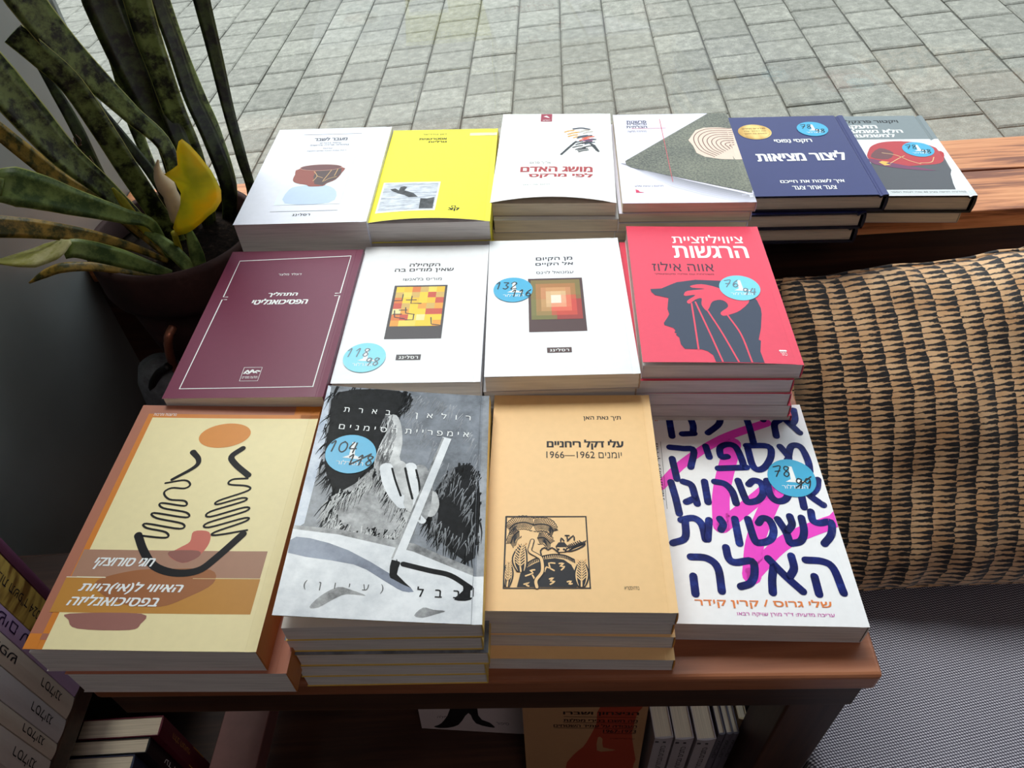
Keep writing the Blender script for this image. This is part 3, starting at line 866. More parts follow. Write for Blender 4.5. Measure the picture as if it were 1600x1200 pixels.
def f_white(a):
    cr = ink((160, 30, 62), .4)
    a.quad(.357, .90, .461, .997, cr, 2)
    a.text('רסלינג', .375, .908, .443, .925, WHT, 3)
    a.poly([(.38, .965), (.41, .975), (.44, .945), (.405, .955)], WHT, 3)
    rnd = random.Random(3)
    for c, n, u0, u1, v0, v1 in (((240, 170, 40), 5, .62, .75, .70, .79), ((235, 90, 50), 3, .68, .80, .66, .74), ((200, 190, 180), 4, .69, .82, .70, .80), ((60, 70, 90), 9, .68, .82, .62, .72), ((35, 35, 40), 9, .64, .80, .52, .64), ((190, 90, 150), 2, .74, .80, .63, .70)):
        for k in range(n):
            u, v = rnd.uniform(u0, u1), rnd.uniform(v0, v1)
            a.stroke([(u - .04, v - .008), (u, v + .006), (u + .04, v + .012)], .0022, ink(c), 2 + .1 * k, 3)
    for k in range(5):
        a.stroke([(.555 + .02 * k, .50 + .025 * k), (.61 + .018 * k, .57 + .02 * k)], .0028, ink((40, 42, 50)), 3, 0)
        a.stroke([(.81 + .012 * k, .625 - .018 * k), (.845 + .008 * k, .60 - .016 * k)], .0028, ink((40, 42, 50)), 3, 0)
    a.stroke([(.66, .805), (.73, .815), (.80, .80)], .003, ink((70, 72, 90)), 3)
    a.text('אריך פרום', .291, .38, .468, .415, ink((120, 120, 120)), 2)
    a.text('מושג האדם', .221, .298, .816, .356, ink((176, 52, 58)), 2, .035)
    a.text('לפי מרקס', .295, .224, .815, .280, ink((176, 52, 58)), 2, .035)
    a.text('תרגום: אורי רדלר', .246, .14, .468, .156, ink((130, 130, 130)), 2)

def grain_mat():
    t = NT('print_dark_grain')
    nz = t.noise(t.coords('Object', (1, 1, 1)), 420, 3, .6)
    n2 = t.noise(t.coords('Object'), 18, 3)
    t.p(color=t.ramp(t.math('ADD', t.math('MULTIPLY', nz, .7), t.math('MULTIPLY', n2, .3)), [(.36, lin((50, 52, 44))), (.62, lin((128, 128, 108)))]), rough=.4)
    return t.m
def f_triangle(a):
    gm = grain_mat()
    for k in range(6):
        c = 236 - 24 * (5 - k) if k < 5 else 240
        d = .10 - .018 * k
        a.poly([(.10, .40 - d * .3), (.09, .375), (.96, .075), (.99, .10), (.999, .055 + .02 - d * .8), (.8, .12 - d), (.4, .26 - d)], ink((222 - 14 * k, 220 - 14 * k, 236 - 15 * k)), 1 + .12 * k, 2)
    a.poly([(.837, .9995), (.061, .436), (.063, .396), (.098, .365), (.987, .09), (.9995, .12), (.9995, .9995)], gm, 3)
    pkm = ink((244, 214, 196), .4); ln = ink((112, 78, 70), .4)
    a.poly([(.9995, .80), (.878, .816), (.767, .814), (.69, .783), (.609, .665), (.636, .599), (.65, .515), (.71, .47), (.838, .441), (.9995, .436)], pkm, 4, 0)
    for k in range(9):
        q = k / 9
        cx, cy = .66 + .31 * q, .63 - .05 * q
        ru, rv = .36 * (1 - q), .17 * (1 - q)
        a.stroke([(min(.995, cx + ru * .95), cy + rv * 1.0), (cx + ru * .3, cy + rv * .95), (cx, cy + rv * .4), (cx + .02, cy - rv * .45), (cx + ru * .35, cy - rv * .95)], .0010, ln, 5)
    rl = ink((214, 90, 100), .4)
    a.stroke([(.404, .929), (.409, .208)], .0007, rl, 5, 0); a.stroke([(.15, .818), (.441, .818)], .0007, rl, 5, 0)
    nv = ink((62, 62, 96), .4)
    a.text('פרשנות', .113, .888, .283, .918, nv, 2, .02); a.text('וביקורת', .113, .856, .283, .883, nv, 2, .02); a.text('חברתית', .106, .824, .283, .85, nv, 2, .02)
    a.text('מהדורה חדשה', .112, .772, .273, .79, nv, 2)
    a.text('תרגום | עינת סלע', .111, .158, .33, .176, nv, 2)
    a.poly([(.113, .135), (.113, .102), (.18, .102), (.14, .112), (.135, .125)], ink((225, 50, 95)), 2)

def gold_mat():
    t = NT('gold_foil')
    nz = t.noise(t.coords('Object', (1, .3, 1)), 60, 2)
    t.p(color=t.ramp(nz, [(.3, lin((190, 140, 60))), (.7, lin((245, 215, 135)))]), rough=.35, metal=.6)
    return t.m
def f_navy(a):
    # fractions measured on the visible part, moved over to the full width
    m = lambda u: (u * .1425 + .0195) / .162
    gd = gold_mat()
    a.ellipse(m(.09), .79, .0225, .0215, gd, 3); a.ellipse(m(.09), .79, .0208, .0198, ink((205, 160, 80), .35), 3.5, 40); a.ellipse(m(.09), .79, .0200, .019, gd, 4)
    for k, s_ in enumerate(('מגדירים מחדש', 'את הדרך שלך', 'להגשים את חלומך')):
        a.text(s_, m(-.02), .825 - .035 * k, m(.2), .842 - .035 * k, ink((120, 80, 30)), 5, .01)
    a.text('רוקסי נַפוּסי', m(.238), .625, m(.583), .68, WHT, 3, .02)
    a.text('ליצור מציאוּת', m(.02), .405, m(.811), .52, WHT, 3, .025)
    a.text('איך לשנות את חייכם', m(.14), .132, m(.688), .182, WHT, 3, .015)
    a.text('צעד אחר צעד', m(.223), .068, m(.595), .108, WHT, 3, .015)

def f_grey(a):
    a.quad(0, .677, 1, 1, ink((128, 138, 142), .35), 1.5)
    a.quad(0, 0.012, 1, .06, ink((214, 218, 220), .35), 1.5)
    a.text('ויקטור פרנקל', .252, .888, .737, .945, ink((28, 28, 32)), 3, .02)
    a.text('הזעקה', .20, .81, .51, .868, WHT, 3, .035); a.text('הלא נשמעת', .18, .762, .721, .812, WHT, 3, .035); a.text('למשמעות', .20, .705, .628, .752, WHT, 3, .035)
    a.poly([(.311, .519), (.28, .42), (.26, .30), (.27, .066), (.854, .066), (.865, .13), (.897, .239), (.939, .305), (.945, .36), (.955, .525), (.9, .55)], ink((80, 80, 86), .35), 2, 0)
    a.poly([(.27, .44), (.311, .53), (.364, .59), (.472, .636), (.65, .648), (.837, .615), (.955, .525), (.943, .441), (.868, .366), (.7, .345), (.516, .336), (.35, .37)], ink((190, 44, 52), .35), 3, 3)
    a.poly([(.27, .43), (.30, .36), (.55, .30), (.8, .28), (.55, .345), (.38, .40)], ink((120, 50, 92), .35), 3.5, 2)
    a.poly([(.30, .45), (.42, .56), (.52, .50), (.44, .42)], ink((112, 60, 64), .35), 3.5, 3)
    for st in ([(.42, .50), (.53, .47), (.62, .40), (.70, .36)], [(.44, .37), (.54, .43), (.60, .46)], [(.70, .37), (.80, .38), (.85, .44)]):
        a.stroke(st, .0012, ink((226, 190, 140)), 4)
    a.poly([(.345, .385), (.38, .40), (.44, .385), (.40, .37), (.44, .35), (.38, .345)], ink((235, 190, 90)), 4)
    a.text('מהדורה חדשה בציון 60 שנה לצאת הספר', .306, .027, .922, .048, ink((90, 95, 100)), 3)

OFFW = ink((244, 244, 248), .4, .4)
stack('cream paperback with orange border and line-drawn hands, topmost at the front left corner', 'cream and orange line-hands paperback', 'cream line-drawing paperbacks in front left stack',
      (-.2536, .3489), -3.37, .1577, .2242, .9477, TABLE, 2, f_cream, ink((196, 120, 60), .42), PAGE_W, S_flat(.006, 1.3), ink((184, 116, 92), .4), .004, ts=[.0285, .0305], offs=[None, (.0135, -.003, 0)]).location.z = .9192
_a = Art(.128, .150, ink((150, 120, 100), .5))
make_book('paperback_book', 'small brown paperback propping up the cream line-hands books from below', None, (-.2505, .372, TABLE), -3.4, .128, .150, .0287, _a, S_flat(), ink((140, 110, 92)), PAGE_C)
stack('glossy black and white photo paperback of a hand with a brush, topmost of its stack', 'glossy photo-cover paperback', 'photo-cover paperbacks in the front row',
      (-.0942, .3509), -2.55, .1382, .2142, .9497, TABLE, 5, f_photo, ink((225, 190, 100), .4), PAGE_W, S_flat(.019, 1.15), photo_mat('photo_print_base', (84, 88, 96), (140, 145, 156), 40, .2), .003,
      sticker=dict(u=.219, v=.655, top='104', low='118', cross=True), inside=ink((226, 190, 90), .5))
stack('tan paperback with a square tree woodcut at lower left, topmost of its stack', 'tan woodcut-cover paperback', 'tan woodcut paperbacks in the front row',
      (.0454, .3630), -4.22, .1398, .2131, .9286, TABLE, 4, f_tan, ink((226, 158, 80), .42), PAGE_W, S_flat(.0012), ink((250, 204, 144), .42), .0015, offs=[None, (-.001, .001, .2), (.002, -.001, -.3), (.001, -.011, .1)])
make_book('paperback_book', 'white paperback with thick blue brush lettering over pink strokes, near the table corner', None, (.1907, .3730, TABLE), -4.74, .150, .228, .025,
          (lambda a: (f_brush(a), a)[1])(Art(.150, .228, ink((250, 248, 250), .33, .5))), S_flat(.001), ink((240, 238, 238)), PAGE_W,
          sticker=dict(u=.82, v=.611, top='78', low='99', cross=True, r=.0207))
stack('burgundy paperback with a thin white frame line, topmost of the left middle stack', 'burgundy white-framed paperback', 'burgundy paperbacks in the middle row',
      (-.2283, .5693), -3.65, .1426, .2189, .9605, TABLE, 5, f_burgundy, ink((104, 44, 70), .4), PAGE_W, S_flat(.0008), ink((116, 38, 70), .4, .3), .002, offs=[None, (.001, .004, .2), (.0, .008, 0), (.001, .009, 0), (0, .009, 0)])
stack('white paperback with a yellow patchwork square and pale sticker at lower left', 'white paperback under the yellow patchwork cover', 'white patchwork-square paperbacks in the middle row',
      (-.0886, .5769), -3.38, .1342, .2095, .9544, TABLE, 5, f_patches, ink((225, 226, 236), .4), PAGE_W, S_flat(.0012), OFFW, .0015,
      sticker=dict(u=.192, v=.158, top='118', low='98', blue=BLUE_P, pen=PEN_G))
stack('white paperback with a red and green nested-squares picture and blue sticker at left', 'white paperback under the nested-squares cover', 'white nested-squares paperbacks in the middle row',
      (.0496, .5748), -2.59, .1386, .2098, .9541, TABLE, 5, f_nested, ink((200, 170, 150), .4), PAGE_W, S_flat(.0012), OFFW, .0025,
      sticker=dict(u=.185, v=.588, top='132', low='116', cross=False))
stack('red paperback with a dark head profile held by a hand, topmost of its stack', 'red head-profile paperback', 'red paperbacks at the right of the middle row',
      (.1954, .5755), -4.72, .1406, .2161, .9568, TABLE, 6, f_red, ink((228, 66, 92), .4), PAGE_W, S_flat(.0028, 1.5, .004), ink((240, 74, 100), .38), .003,
      sticker=dict(u=.736, v=.503, top='76', low='94', blue=BLUE_P, pen=PEN_G), offs=[None, (-.006, -.002, .3), (-.004, -.003, -.4)])
stack('thick white paperback with a red-brown bowl picture, topmost of the back left stack', 'thick white bowl-cover paperback', 'bowl-cover paperbacks in the back row',
      (-.2105, .8031), -3.30, .1444, .2167, .9841, TABLE, 3, f_bowl, ink((228, 228, 240), .4), PAGE_W, S_flat(.0006), ink((238, 238, 250), .36), .001)
stack('bright yellow paperback with a small grey sea photo, topmost of its stack', 'bright yellow paperback', 'yellow paperbacks in the back row',
      (-.0718, .7960), -4.02, .1332, .2113, .9782, TABLE, 5, f_yellow, ink((226, 214, 50), .4), PAGE_W, S_flat(.001, 1.5, 0, .0055), ink((247, 236, 50), .4), .0015)
stack('white paperback with red block title and a painted figure, topmost of its stack', 'white red-title paperback', 'white red-title paperbacks in the back row',
      (.0678, .8210), -5.94, .1382, .2134, .9775, TABLE, 7, f_white, ink((244, 240, 232), .4), PAGE_C, S_flat(.001, 1.5, 0, .008), ink((250, 250, 248), .4), .002,
      offs=[None, (.001, -.0065, .8), (.001, -.001, -.5)])
stack('white paperback with a big dark grainy triangle and pink fan, topmost of its stack', 'white grainy-triangle paperback', 'triangle-cover paperbacks in the back row',
      (.2122, .8031), -5.06, .1434, .2098, .9777, TABLE, 10, f_triangle, ink((226, 222, 236), .4), PAGE_C, S_flat(.0006), ink((236, 232, 250), .38), .0025,
      offs=[None, (-.004, .0, .5), (-.006, -.001, .2), (-.006, -.001, -.2)])
stack('navy blue hardcover with white lettering and a gold seal, topmost of its stack', 'navy blue hardcover', 'navy hardcovers on the window sill',
      (.399, .8937), -4.73, .162, .210, .9196, SILL, 3, f_navy, ink((24, 26, 48), .4), PAGE_C, S_hard, ink((50, 55, 112), .38), .001, name='hardcover_book', hard=True, inside=ink((30, 30, 44)),
      sticker=dict(u=(.644 * .1425 + .0195) / .162, v=.812, top='78', low='98', r=.0207), offs=[None, (-.022, -.002, .6), (-.024, .002, .3)])
stack('grey and white hardcover with a red-crowned dark silhouette, at the bare end of the sill', 'thin grey hardcover', None,
      (.5427, .932), -6.0, .1507, .2216, .89, SILL, 1, f_grey, ink((26, 26, 28), .4), PAGE_C, S_hard, ink((240, 242, 246), .33), 0, name='hardcover_book', hard=True, inside=ink((60, 60, 64)),
      ts=[.0255 + .0], sticker=dict(u=.757, v=.538, top='78', low='98', r=.0207)).location.z = SILL + .0145
_a = Art(.148, .216, ink((214, 200, 170)))
make_book('paperback_book', 'thin buff paperback lying beneath the grey and white hardcover on the sill', None, (.533, .930, SILL), -6.3, .148, .216, .0145, _a, S_flat(), ink((214, 200, 170)), PAGE_C)
# ------------------------------------------------------------------ things under and beside the table
def upright_book(name, label, group, loc, rz, thick, height, depth, cover, pages, spine=None, lean=0.0):
    """a standing book; with rz = 0 the spine faces -y, base centre of the spine at loc"""
    root = empty(name, loc, R(rz), label, 'book', group)
    root.rotation_euler = (0, R(lean), R(rz))
    bm = bmesh.new()
    th = 0.0009
    x0, x1 = -thick / 2, thick / 2
    n = 6
    prof = [(x0 + thick * k / n, -0.0012 * math.sin(math.pi * k / n)) for k in range(n + 1)]
    prof = [(x0, depth)] + prof + [(x1, depth)]
    inner = [(x0 + th, depth), (x0 + th, th), (x1 - th, th), (x1 - th, depth)]
    a = [bm.verts.new((x, y, 0)) for x, y in prof]; b = [bm.verts.new((x, y, height)) for x, y in prof]
    for i in range(len(prof) - 1): bm.faces.new([a[i], a[i + 1], b[i + 1], b[i]])
    c = [bm.verts.new((x, y, 0)) for x, y in inner]; d = [bm.verts.new((x, y, height)) for x, y in inner]
    for i in range(3): bm.faces.new([c[i + 1], c[i], d[i], d[i + 1]])
    for lo, li in ((a, c), (b, d)):
        bm.faces.new([lo[0], lo[1], li[1], li[0]]); bm.faces.new(lo[1:-1] + [li[2], li[1]]); bm.faces.new([lo[-2], lo[-1], li[3], li[2]])
    bm.faces.new([a[0], c[0], d[0], b[0]]); bm.faces.new([a[-1], b[-1], d[3], c[3]])
    bmesh.ops.recalc_face_normals(bm, faces=bm.faces[:])
    mats = [cover]
    if spine:
        art = Art(thick, height, cover); art.bm.clear(); art.mats = [cover]
        spine(art)
        for f in art.bm.faces:
            f.normal_update()
            if f.normal.z < 0: f.normal_flip()
        vm = {v: bm.verts.new((v.co.x - thick / 2, -0.0012 * math.sin(math.pi * min(1, max(0, v.co.x / thick))) - 0.0001 - v.co.z, v.co.y)) for v in art.bm.verts}
        for f in art.bm.faces: bm.faces.new([vm[v] for v in f.verts]).material_index = f.material_index
        art.bm.free()
        mats = art.mats
    me = bpy.data.meshes.new('cover'); bm.to_mesh(me); bm.free()
    obj('cover', me, mats, root)
    box('page_block', x0 + th, x1 - th, th, depth - .001, .001, height - .001, pages, root)
    return root

PAGE_V = NT('page_edges_standing')
_v = PAGE_V.coords('Object', (1400, 6, 6))
_n = PAGE_V.noise(_v, 1.0, 2, .6)
PAGE_V.p(color=PAGE_V.ramp(_n, [(.3, lin((188, 172, 150))), (.6, lin((222, 206, 184)))]), rough=.85, spec=.15)
PAGE_V = PAGE_V.m

DARKW = wood_mat('wood_dark_stain', (0.018, 0.008, 0.006), (0.045, 0.018, 0.011), (0.085, 0.035, 0.02), .45, 'x')
DARKW_V = wood_mat('wood_dark_stain_upright', (0.03, 0.012, 0.008), (0.07, 0.027, 0.017), (0.11, 0.045, 0.026), .45, 'z')
TABW = wood_mat('wood_reddish_table', (0.20, 0.062, 0.028), (0.36, 0.125, 0.058), (0.50, 0.20, 0.10), .32, 'x', .7)
SILLW = wood_mat('wood_orange_sill', (0.22, 0.062, 0.022), (0.60, 0.225, 0.085), (0.80, 0.36, 0.16), .5, 'x', 1.1, (.40, .48, .60))

# the table: top, rails, legs, lower shelf
table = empty('display_table', (0, .53, 0), 0, 'reddish-brown wooden table carrying the front stacks of books', 'table')
def prism(name, pts, z0, z1, mat, parent, bevel=0.0):
    bm = bmesh.new()
    ox, oy = parent.location.x, parent.location.y
    a = [bm.verts.new((x - ox, y - oy, z0)) for x, y in pts]; b = [bm.verts.new((x - ox, y - oy, z1)) for x, y in pts]
    n = len(pts)
    bm.faces.new(a[::-1]); bm.faces.new(b)
    for i in range(n): bm.faces.new([a[i], a[(i + 1) % n], b[(i + 1) % n], b[i]])
    if bevel: bmesh.ops.bevel(bm, geom=bm.edges[:], offset=bevel, segments=3, affect='EDGES', profile=.5)
    return from_bm(bm, name, mat, parent)
FL, FR, BR, BL = (-.345, .256), (.264, .226), (.313, .832), (-.295, .832)
prism('tabletop', [FL, FR, BR, BL], .836, TABLE, TABW, table, .004)
prism('front_rail', [(-.337, .2585), (.257, .2295), (.258, .247), (-.336, .276)], .800, .836, DARKW, table, .001)
prism('side_rail', [(.238, .25), (.258, .249), (.303, .82), (.283, .82)], .800, .836, DARKW, table, .001)
prism('side_rail', [(-.336, .277), (-.316, .276), (-.271, .82), (-.291, .82)], .800, .836, DARKW, table, .001)
for x, y in ((.232, .254), (.278, .795), (-.292, .56), (-.270, .79)):
    prism('leg', [(x - .024, y - .02), (x + .024, y - .022), (x + .026, y + .024), (x - .022, y + .026)], 0.0, .80, DARKW_V, table, .002)
prism('lower_shelf', [(-.335, .275), (.255, .25), (.29, .80), (-.285, .80)], .455, .48, DARKW, table, .001)
prism('shelf_rail', [(-.342, .25), (-.292, .248), (-.258, .78), (-.305, .78)], .57, .60, plain('wood_pale_rail', (120, 78, 74), .4), table, .001)  # paler wood than the other rails

# standing and leaning books on the table's lower shelf
def f_map(a):
    red = ink((168, 62, 42), .5); dk = ink((40, 22, 22), .5)
    a.poly([(.63, .99), (.60, .78), (.55, .62), (.50, .50), (.42, .40), (.35, .2), (.6, .05), (.95, .2), (.93, .5), (.90, .66), (.92, .9), (.95, .99)], red, 1, 2)
    a.poly([(.62, .62), (.66, .60), (.67, .50), (.78, .47), (.70, .45), (.62, .46)], ink((176, 130, 92), .5), 2, 2)
    a.text('הניצחון ושברו', .33, .865, .93, .905, dk, 3, .03)
    for v, u, s in ((.795, .33, 'מה חשבו בכירי מפלגת'), (.735, .25, 'העבודה על עתיד השטחים'), (.675, .66, '1973-1967')):
        a.text(s, u, v, .93, v + .035, dk, 3, .015)
    for v, u in ((.848, .33), (.783, .33), (.722, .25), (.665, .66)): a.quad(u, v, .93, v + .004, dk, 3)
    a.text('יוסי גולדשטיין', .72, .595, .93, .615, dk, 3)
_a = Art(.124, .20, ink((186, 140, 100), .5)); f_map(_a)
o = make_book('paperback_book', 'brown paperback with a dark red map cover, standing face out under the table', None, (.053, .298, .4805 + .0995), -4, .124, .20, .014, _a, S_flat(), ink((110, 60, 50), .5), PAGE_C)
o.rotation_euler = (R(86), 0, R(-4))
def f_figure(a):
    a.poly([(.36, .60), (.30, .25), (.20, .08), (.12, .03), (.22, .02), (.36, .07), (.47, .22), (.53, .10), (.70, .06), (.66, .12), (.56, .20), (.55, .60)], ink((20, 18, 20), .5), 2, 3)
    a.text('לילה', .17, .14, .27, .17, ink((60, 40, 40)), 2); a.text('סיפור', .72, .10, .84, .13, ink((60, 60, 70)), 2)
_a = Art(.128, .19, ink((206, 190, 190), .5)); f_figure(_a)
o = make_book('paperback_book', 'pale paperback with a black figure, standing at the back under the table', None, (-.069, .368, .4805 + .094), -6.6, .128, .19, .012, _a, S_flat(), ink((180, 170, 170), .5), PAGE_C)
o.rotation_euler = (R(82), 0, R(-6.6))
pale_sp = ink((178, 168, 172), .5)
def sp_text(s, v0, v1, wd, m, u=.5, extra=None):
    def f(a):
        a.vtext(s, u, v0, v1, wd, m, 2)
        if extra: extra(a)
    return f
dkink = ink((40, 36, 44), .5)
for i, (x, w_) in enumerate(((.1295, .0185), (.1495, .0185), (.171, .0190))):
    upright_book('paperback_book', ['pale spine book under the table, nearest the brown map book', 'pale spine book under the table, middle of three', 'pale spine book under the table, next to the thin grey spines'][i], 'pale spine books on the lower shelf',
                 (x, .268 - .002 * i, .4805), 0, w_, .160, .13, pale_sp, PAGE_V,
                 sp_text('כתבים נבחרים', .45, .88, .005, dkink, .55, lambda a: a.quad(.05, .93, .62, .955, dkink, 2)), 0)
for i, x in enumerate((.1870, .1945, .2010)):
    upright_book('paperback_book', ['thin grey spine booklet under the table, left of three', 'thin grey spine booklet under the table, between two others', 'thin grey spine booklet under the table, right of three'][i], 'thin grey booklets on the lower shelf',
                 (x, .268, .4805), 0, .0066 if i < 2 else .006, .161, .13, ink((108, 104, 116), .5), PAGE_V, sp_text('שירים', .6, .9, .003, dkink))
upright_book('paperback_book', 'cream slim book leaning at the right end of the lower table shelf', None, (.2100, .2850, .4820), 0, .009, .15, .12, ink((206, 180, 140), .5), PAGE_V, sp_text('רומן', .5, .8, .005, dkink), 1.5)
upright_book('paperback_book', 'dark brown spine book standing behind the brown map book', None, (.1155, .330, .4805), 0, .009, .165, .13, ink((60, 34, 30), .5), PAGE_V)

# left shelf unit with a row of spines
unit = empty('shelf_unit', (-.48, .25, 0), 0, 'dark wooden shelf unit against the left wall beside the table', 'shelf')
def ubox(name, *b, m=DARKW, bev=.002):
    b = list(b); b[0] += .48; b[1] += .48; b[2] -= .25; b[3] -= .25
    return box(name, *b, m, unit, bev)
ubox('shelf_board', -.556, -.404, .0, .44, .745, .77)
ubox('shelf_board', -.556, -.348, .0, .44, .475, .50)
ubox('side_panel', -.556, -.41, .44, .458, 0.0, .745, m=DARKW_V)
ubox('side_panel', -.556, -.41, -.018, .0, 0.0, .80, m=DARKW_V)
cream_sp = ink((214, 196, 180), .45); lil = ink((188, 158, 196), .4)
t = NT('spine_print_gold'); _n = t.noise(t.coords('Object', (20, 20, 90), (.5, .3, 0)), 1.5, 3)
t.p(color=t.ramp(_n, [(.35, lin((120, 84, 40))), (.55, lin((196, 164, 84)))]), rough=.4)
gold_sp = t.m
SX = -.405
row = [(.334, .343, ink((104, 60, 84), .4), None, 'plum spine book, farthest in the row on the left shelf', .21),
       (.3045, .333, gold_sp, sp_text('אלמנך תרבות תשפ"ד 2024-2023', .30, .98, .011, dkink), 'gold patterned spine book with dates, on the left shelf', .205),
       (.288, .304, lil, sp_text('שירת נשים עברית', .25, .95, .008, ink((50, 30, 70))), 'lilac spine book with dark lettering, on the left shelf', .205),
       (.2685, .2875, cream_sp, sp_text('רסלינג', .10, .26, .0085, K_, .5, lambda a: a.vtext('תורת הנפש', .5, .45, .9, .006, dkink, 2)), 'cream spine book next to the lilac one on the left shelf', .21),
       (.2485, .268, ink((206, 196, 196), .45), sp_text('רסלינג', .10, .26, .0085, K_, .5, lambda a: a.vtext('מחשבות', .5, .5, .9, .006, dkink, 2)), 'grey-white spine book, second cream-toned spine on the left shelf', .21),
       (.235, .248, cream_sp, sp_text('רסלינג', .10, .26, .0075, K_, .5), 'thinnest cream spine book in the row on the left shelf', .21),
       (.2125, .2345, ink((210, 194, 186), .45), sp_text('רסלינג', .10, .26, .0085, K_, .5), 'cream spine book nearest the lower left picture corner', .21)]
for y0, y1, m, sp, lab, hh in row:
    upright_book('paperback_book', lab, 'spines in a row on the left shelf', (SX, (y0 + y1) / 2, .7705), 90, y1 - y0 - .0004, hh, .14, m, PAGE_V, sp)
gold_ink = ink((196, 150, 70), .4)
for (y0, y1, x, m, sp, lab) in ((.2775, .2965, -.355, ink((92, 22, 40), .4), sp_text('הלב הצועני', .62, .86, .006, gold_ink, .5, lambda a: (a.quad(0, .42, 1, .58, gold_ink, 1), a.vtext('כנרת', .5, .45, .56, .006, ink((92, 22, 40), .4), 3))), 'burgundy spine pocket book with a gold band, low on the left'),
                                (.2625, .277, -.362, ink((22, 20, 24), .4), sp_text('עד הסוף', .5, .8, .006, WHT), 'black spine pocket book, low on the left'),
                                (.245, .262, -.372, ink((54, 60, 84), .4), sp_text('מסע', .6, .85, .007, WHT), 'slate blue spine pocket book, low on the left')):
    upright_book('paperback_book', lab, 'pocket books on the low left shelf', (x, (y0 + y1) / 2, .5005), 90, y1 - y0 - .0004, .198, .078, m, PAGE_V, sp)

# ------------------------------------------------------------------ bench seat and cushion on the right
t = NT('fabric_woven_grey')
v = t.coords('Object', (1, 1, 1), (0, 0, R(28)))
sx = t.n('ShaderNodeSeparateXYZ', {0: v})
wx = t.math('SINE', t.math('MULTIPLY', sx.outputs[0], 2 * math.pi / .0050))
wy = t.math('SINE', t.math('MULTIPLY', sx.outputs[1], 2 * math.pi / .0038))
wv = t.math('MULTIPLY_ADD', t.math('MULTIPLY', wx, wy), .5, .5)
nz = t.noise(t.coords('Object'), 700, 2)
f = t.math('ADD', t.math('MULTIPLY', wv, .8), t.math('MULTIPLY', nz, .35))
t.p(color=t.ramp(f, [(.3, (.035, .033, .048)), (.60, (.17, .16, .20)), (.88, (.62, .60, .68))]), rough=.9, spec=.1)
t.bump(wv, .5, .0008)
FABRIC = t.m
bench = box('bench_seat', .315, 1.75, -.45, .83, .36, .50, FABRIC, None, .018, 4)
tag(bench, 'grey woven fabric bench seat to the right of the table, under the cushion', 'bench')

def spike_mat():
    t = NT('fabric_spike_print')
    uv = t.n('ShaderNodeUVMap', uv_map='UVMap')
    wob = t.noise(uv.outputs[0], 55, 3, .6)
    s = t.n('ShaderNodeSeparateXYZ', {0: uv.outputs[0]})
    u = t.math('ADD', t.math('DIVIDE', s.outputs[0], .0275), t.math('MULTIPLY', t.math('SUBTRACT', wob, .5), .42))
    ci = t.math('FLOOR', u)
    fr = t.math('FRACT', u)
    wn = t.n('ShaderNodeTexWhiteNoise', {'W': ci}, noise_dimensions='1D')
    mpn = t.n('ShaderNodeMapping', {'Vector': uv.outputs[0], 'Scale': (90, 260, 1)})
    nz = t.noise(mpn.outputs[0], 1.0, 3, .65)
    v = t.math('ADD', t.math('ADD', t.math('DIVIDE', s.outputs[1], .0094), t.math('MULTIPLY', wn.outputs[0], 7.3)), t.math('MULTIPLY', t.math('SUBTRACT', nz, .5), .8))
    ri = t.math('FLOOR', v)
    fv = t.math('FRACT', v)
    wn2 = t.n('ShaderNodeTexWhiteNoise', {'W': t.math('MULTIPLY_ADD', ci, 37.7, ri)}, noise_dimensions='1D')
    tri = t.math('MULTIPLY', t.math('ABSOLUTE', t.math('SUBTRACT', fv, .5)), 2.0)
    grain = t.noise(uv.outputs[0], 1500, 2, .7)
    th = t.math('ADD', t.math('SUBTRACT', 1.04, t.math('MULTIPLY', fr, .90)), t.math('MULTIPLY', t.math('SUBTRACT', wn2.outputs[0], .5), .3))
    th = t.math('ADD', th, t.math('MULTIPLY', t.math('SUBTRACT', grain, .5), .9))
    th = t.math('MINIMUM', th, t.math('MULTIPLY_ADD', nz, .3, .74))
    sp = t.math('MULTIPLY', t.math('SUBTRACT', th, tri), 6.0)
    tint = t.noise(uv.outputs[0], 24, 2)
    tan = t.ramp(tint, [(.3, lin((206, 156, 110))), (.7, lin((234, 192, 148)))])
    mix = t.n('ShaderNodeMix', {'Factor': t.n('ShaderNodeClamp', {0: sp}).outputs[0]}, data_type='RGBA')
    t.set(mix.inputs[6], (*lin((26, 22, 26)), 1)); t.set(mix.inputs[7], tan)
    t.p(color=mix.outputs[2], rough=.7, spec=.3, sheen=.3)
    t.bump(t.noise(uv.outputs[0], 900, 3), .25, .0005)
    return t.m
from mathutils import noise as mnoise
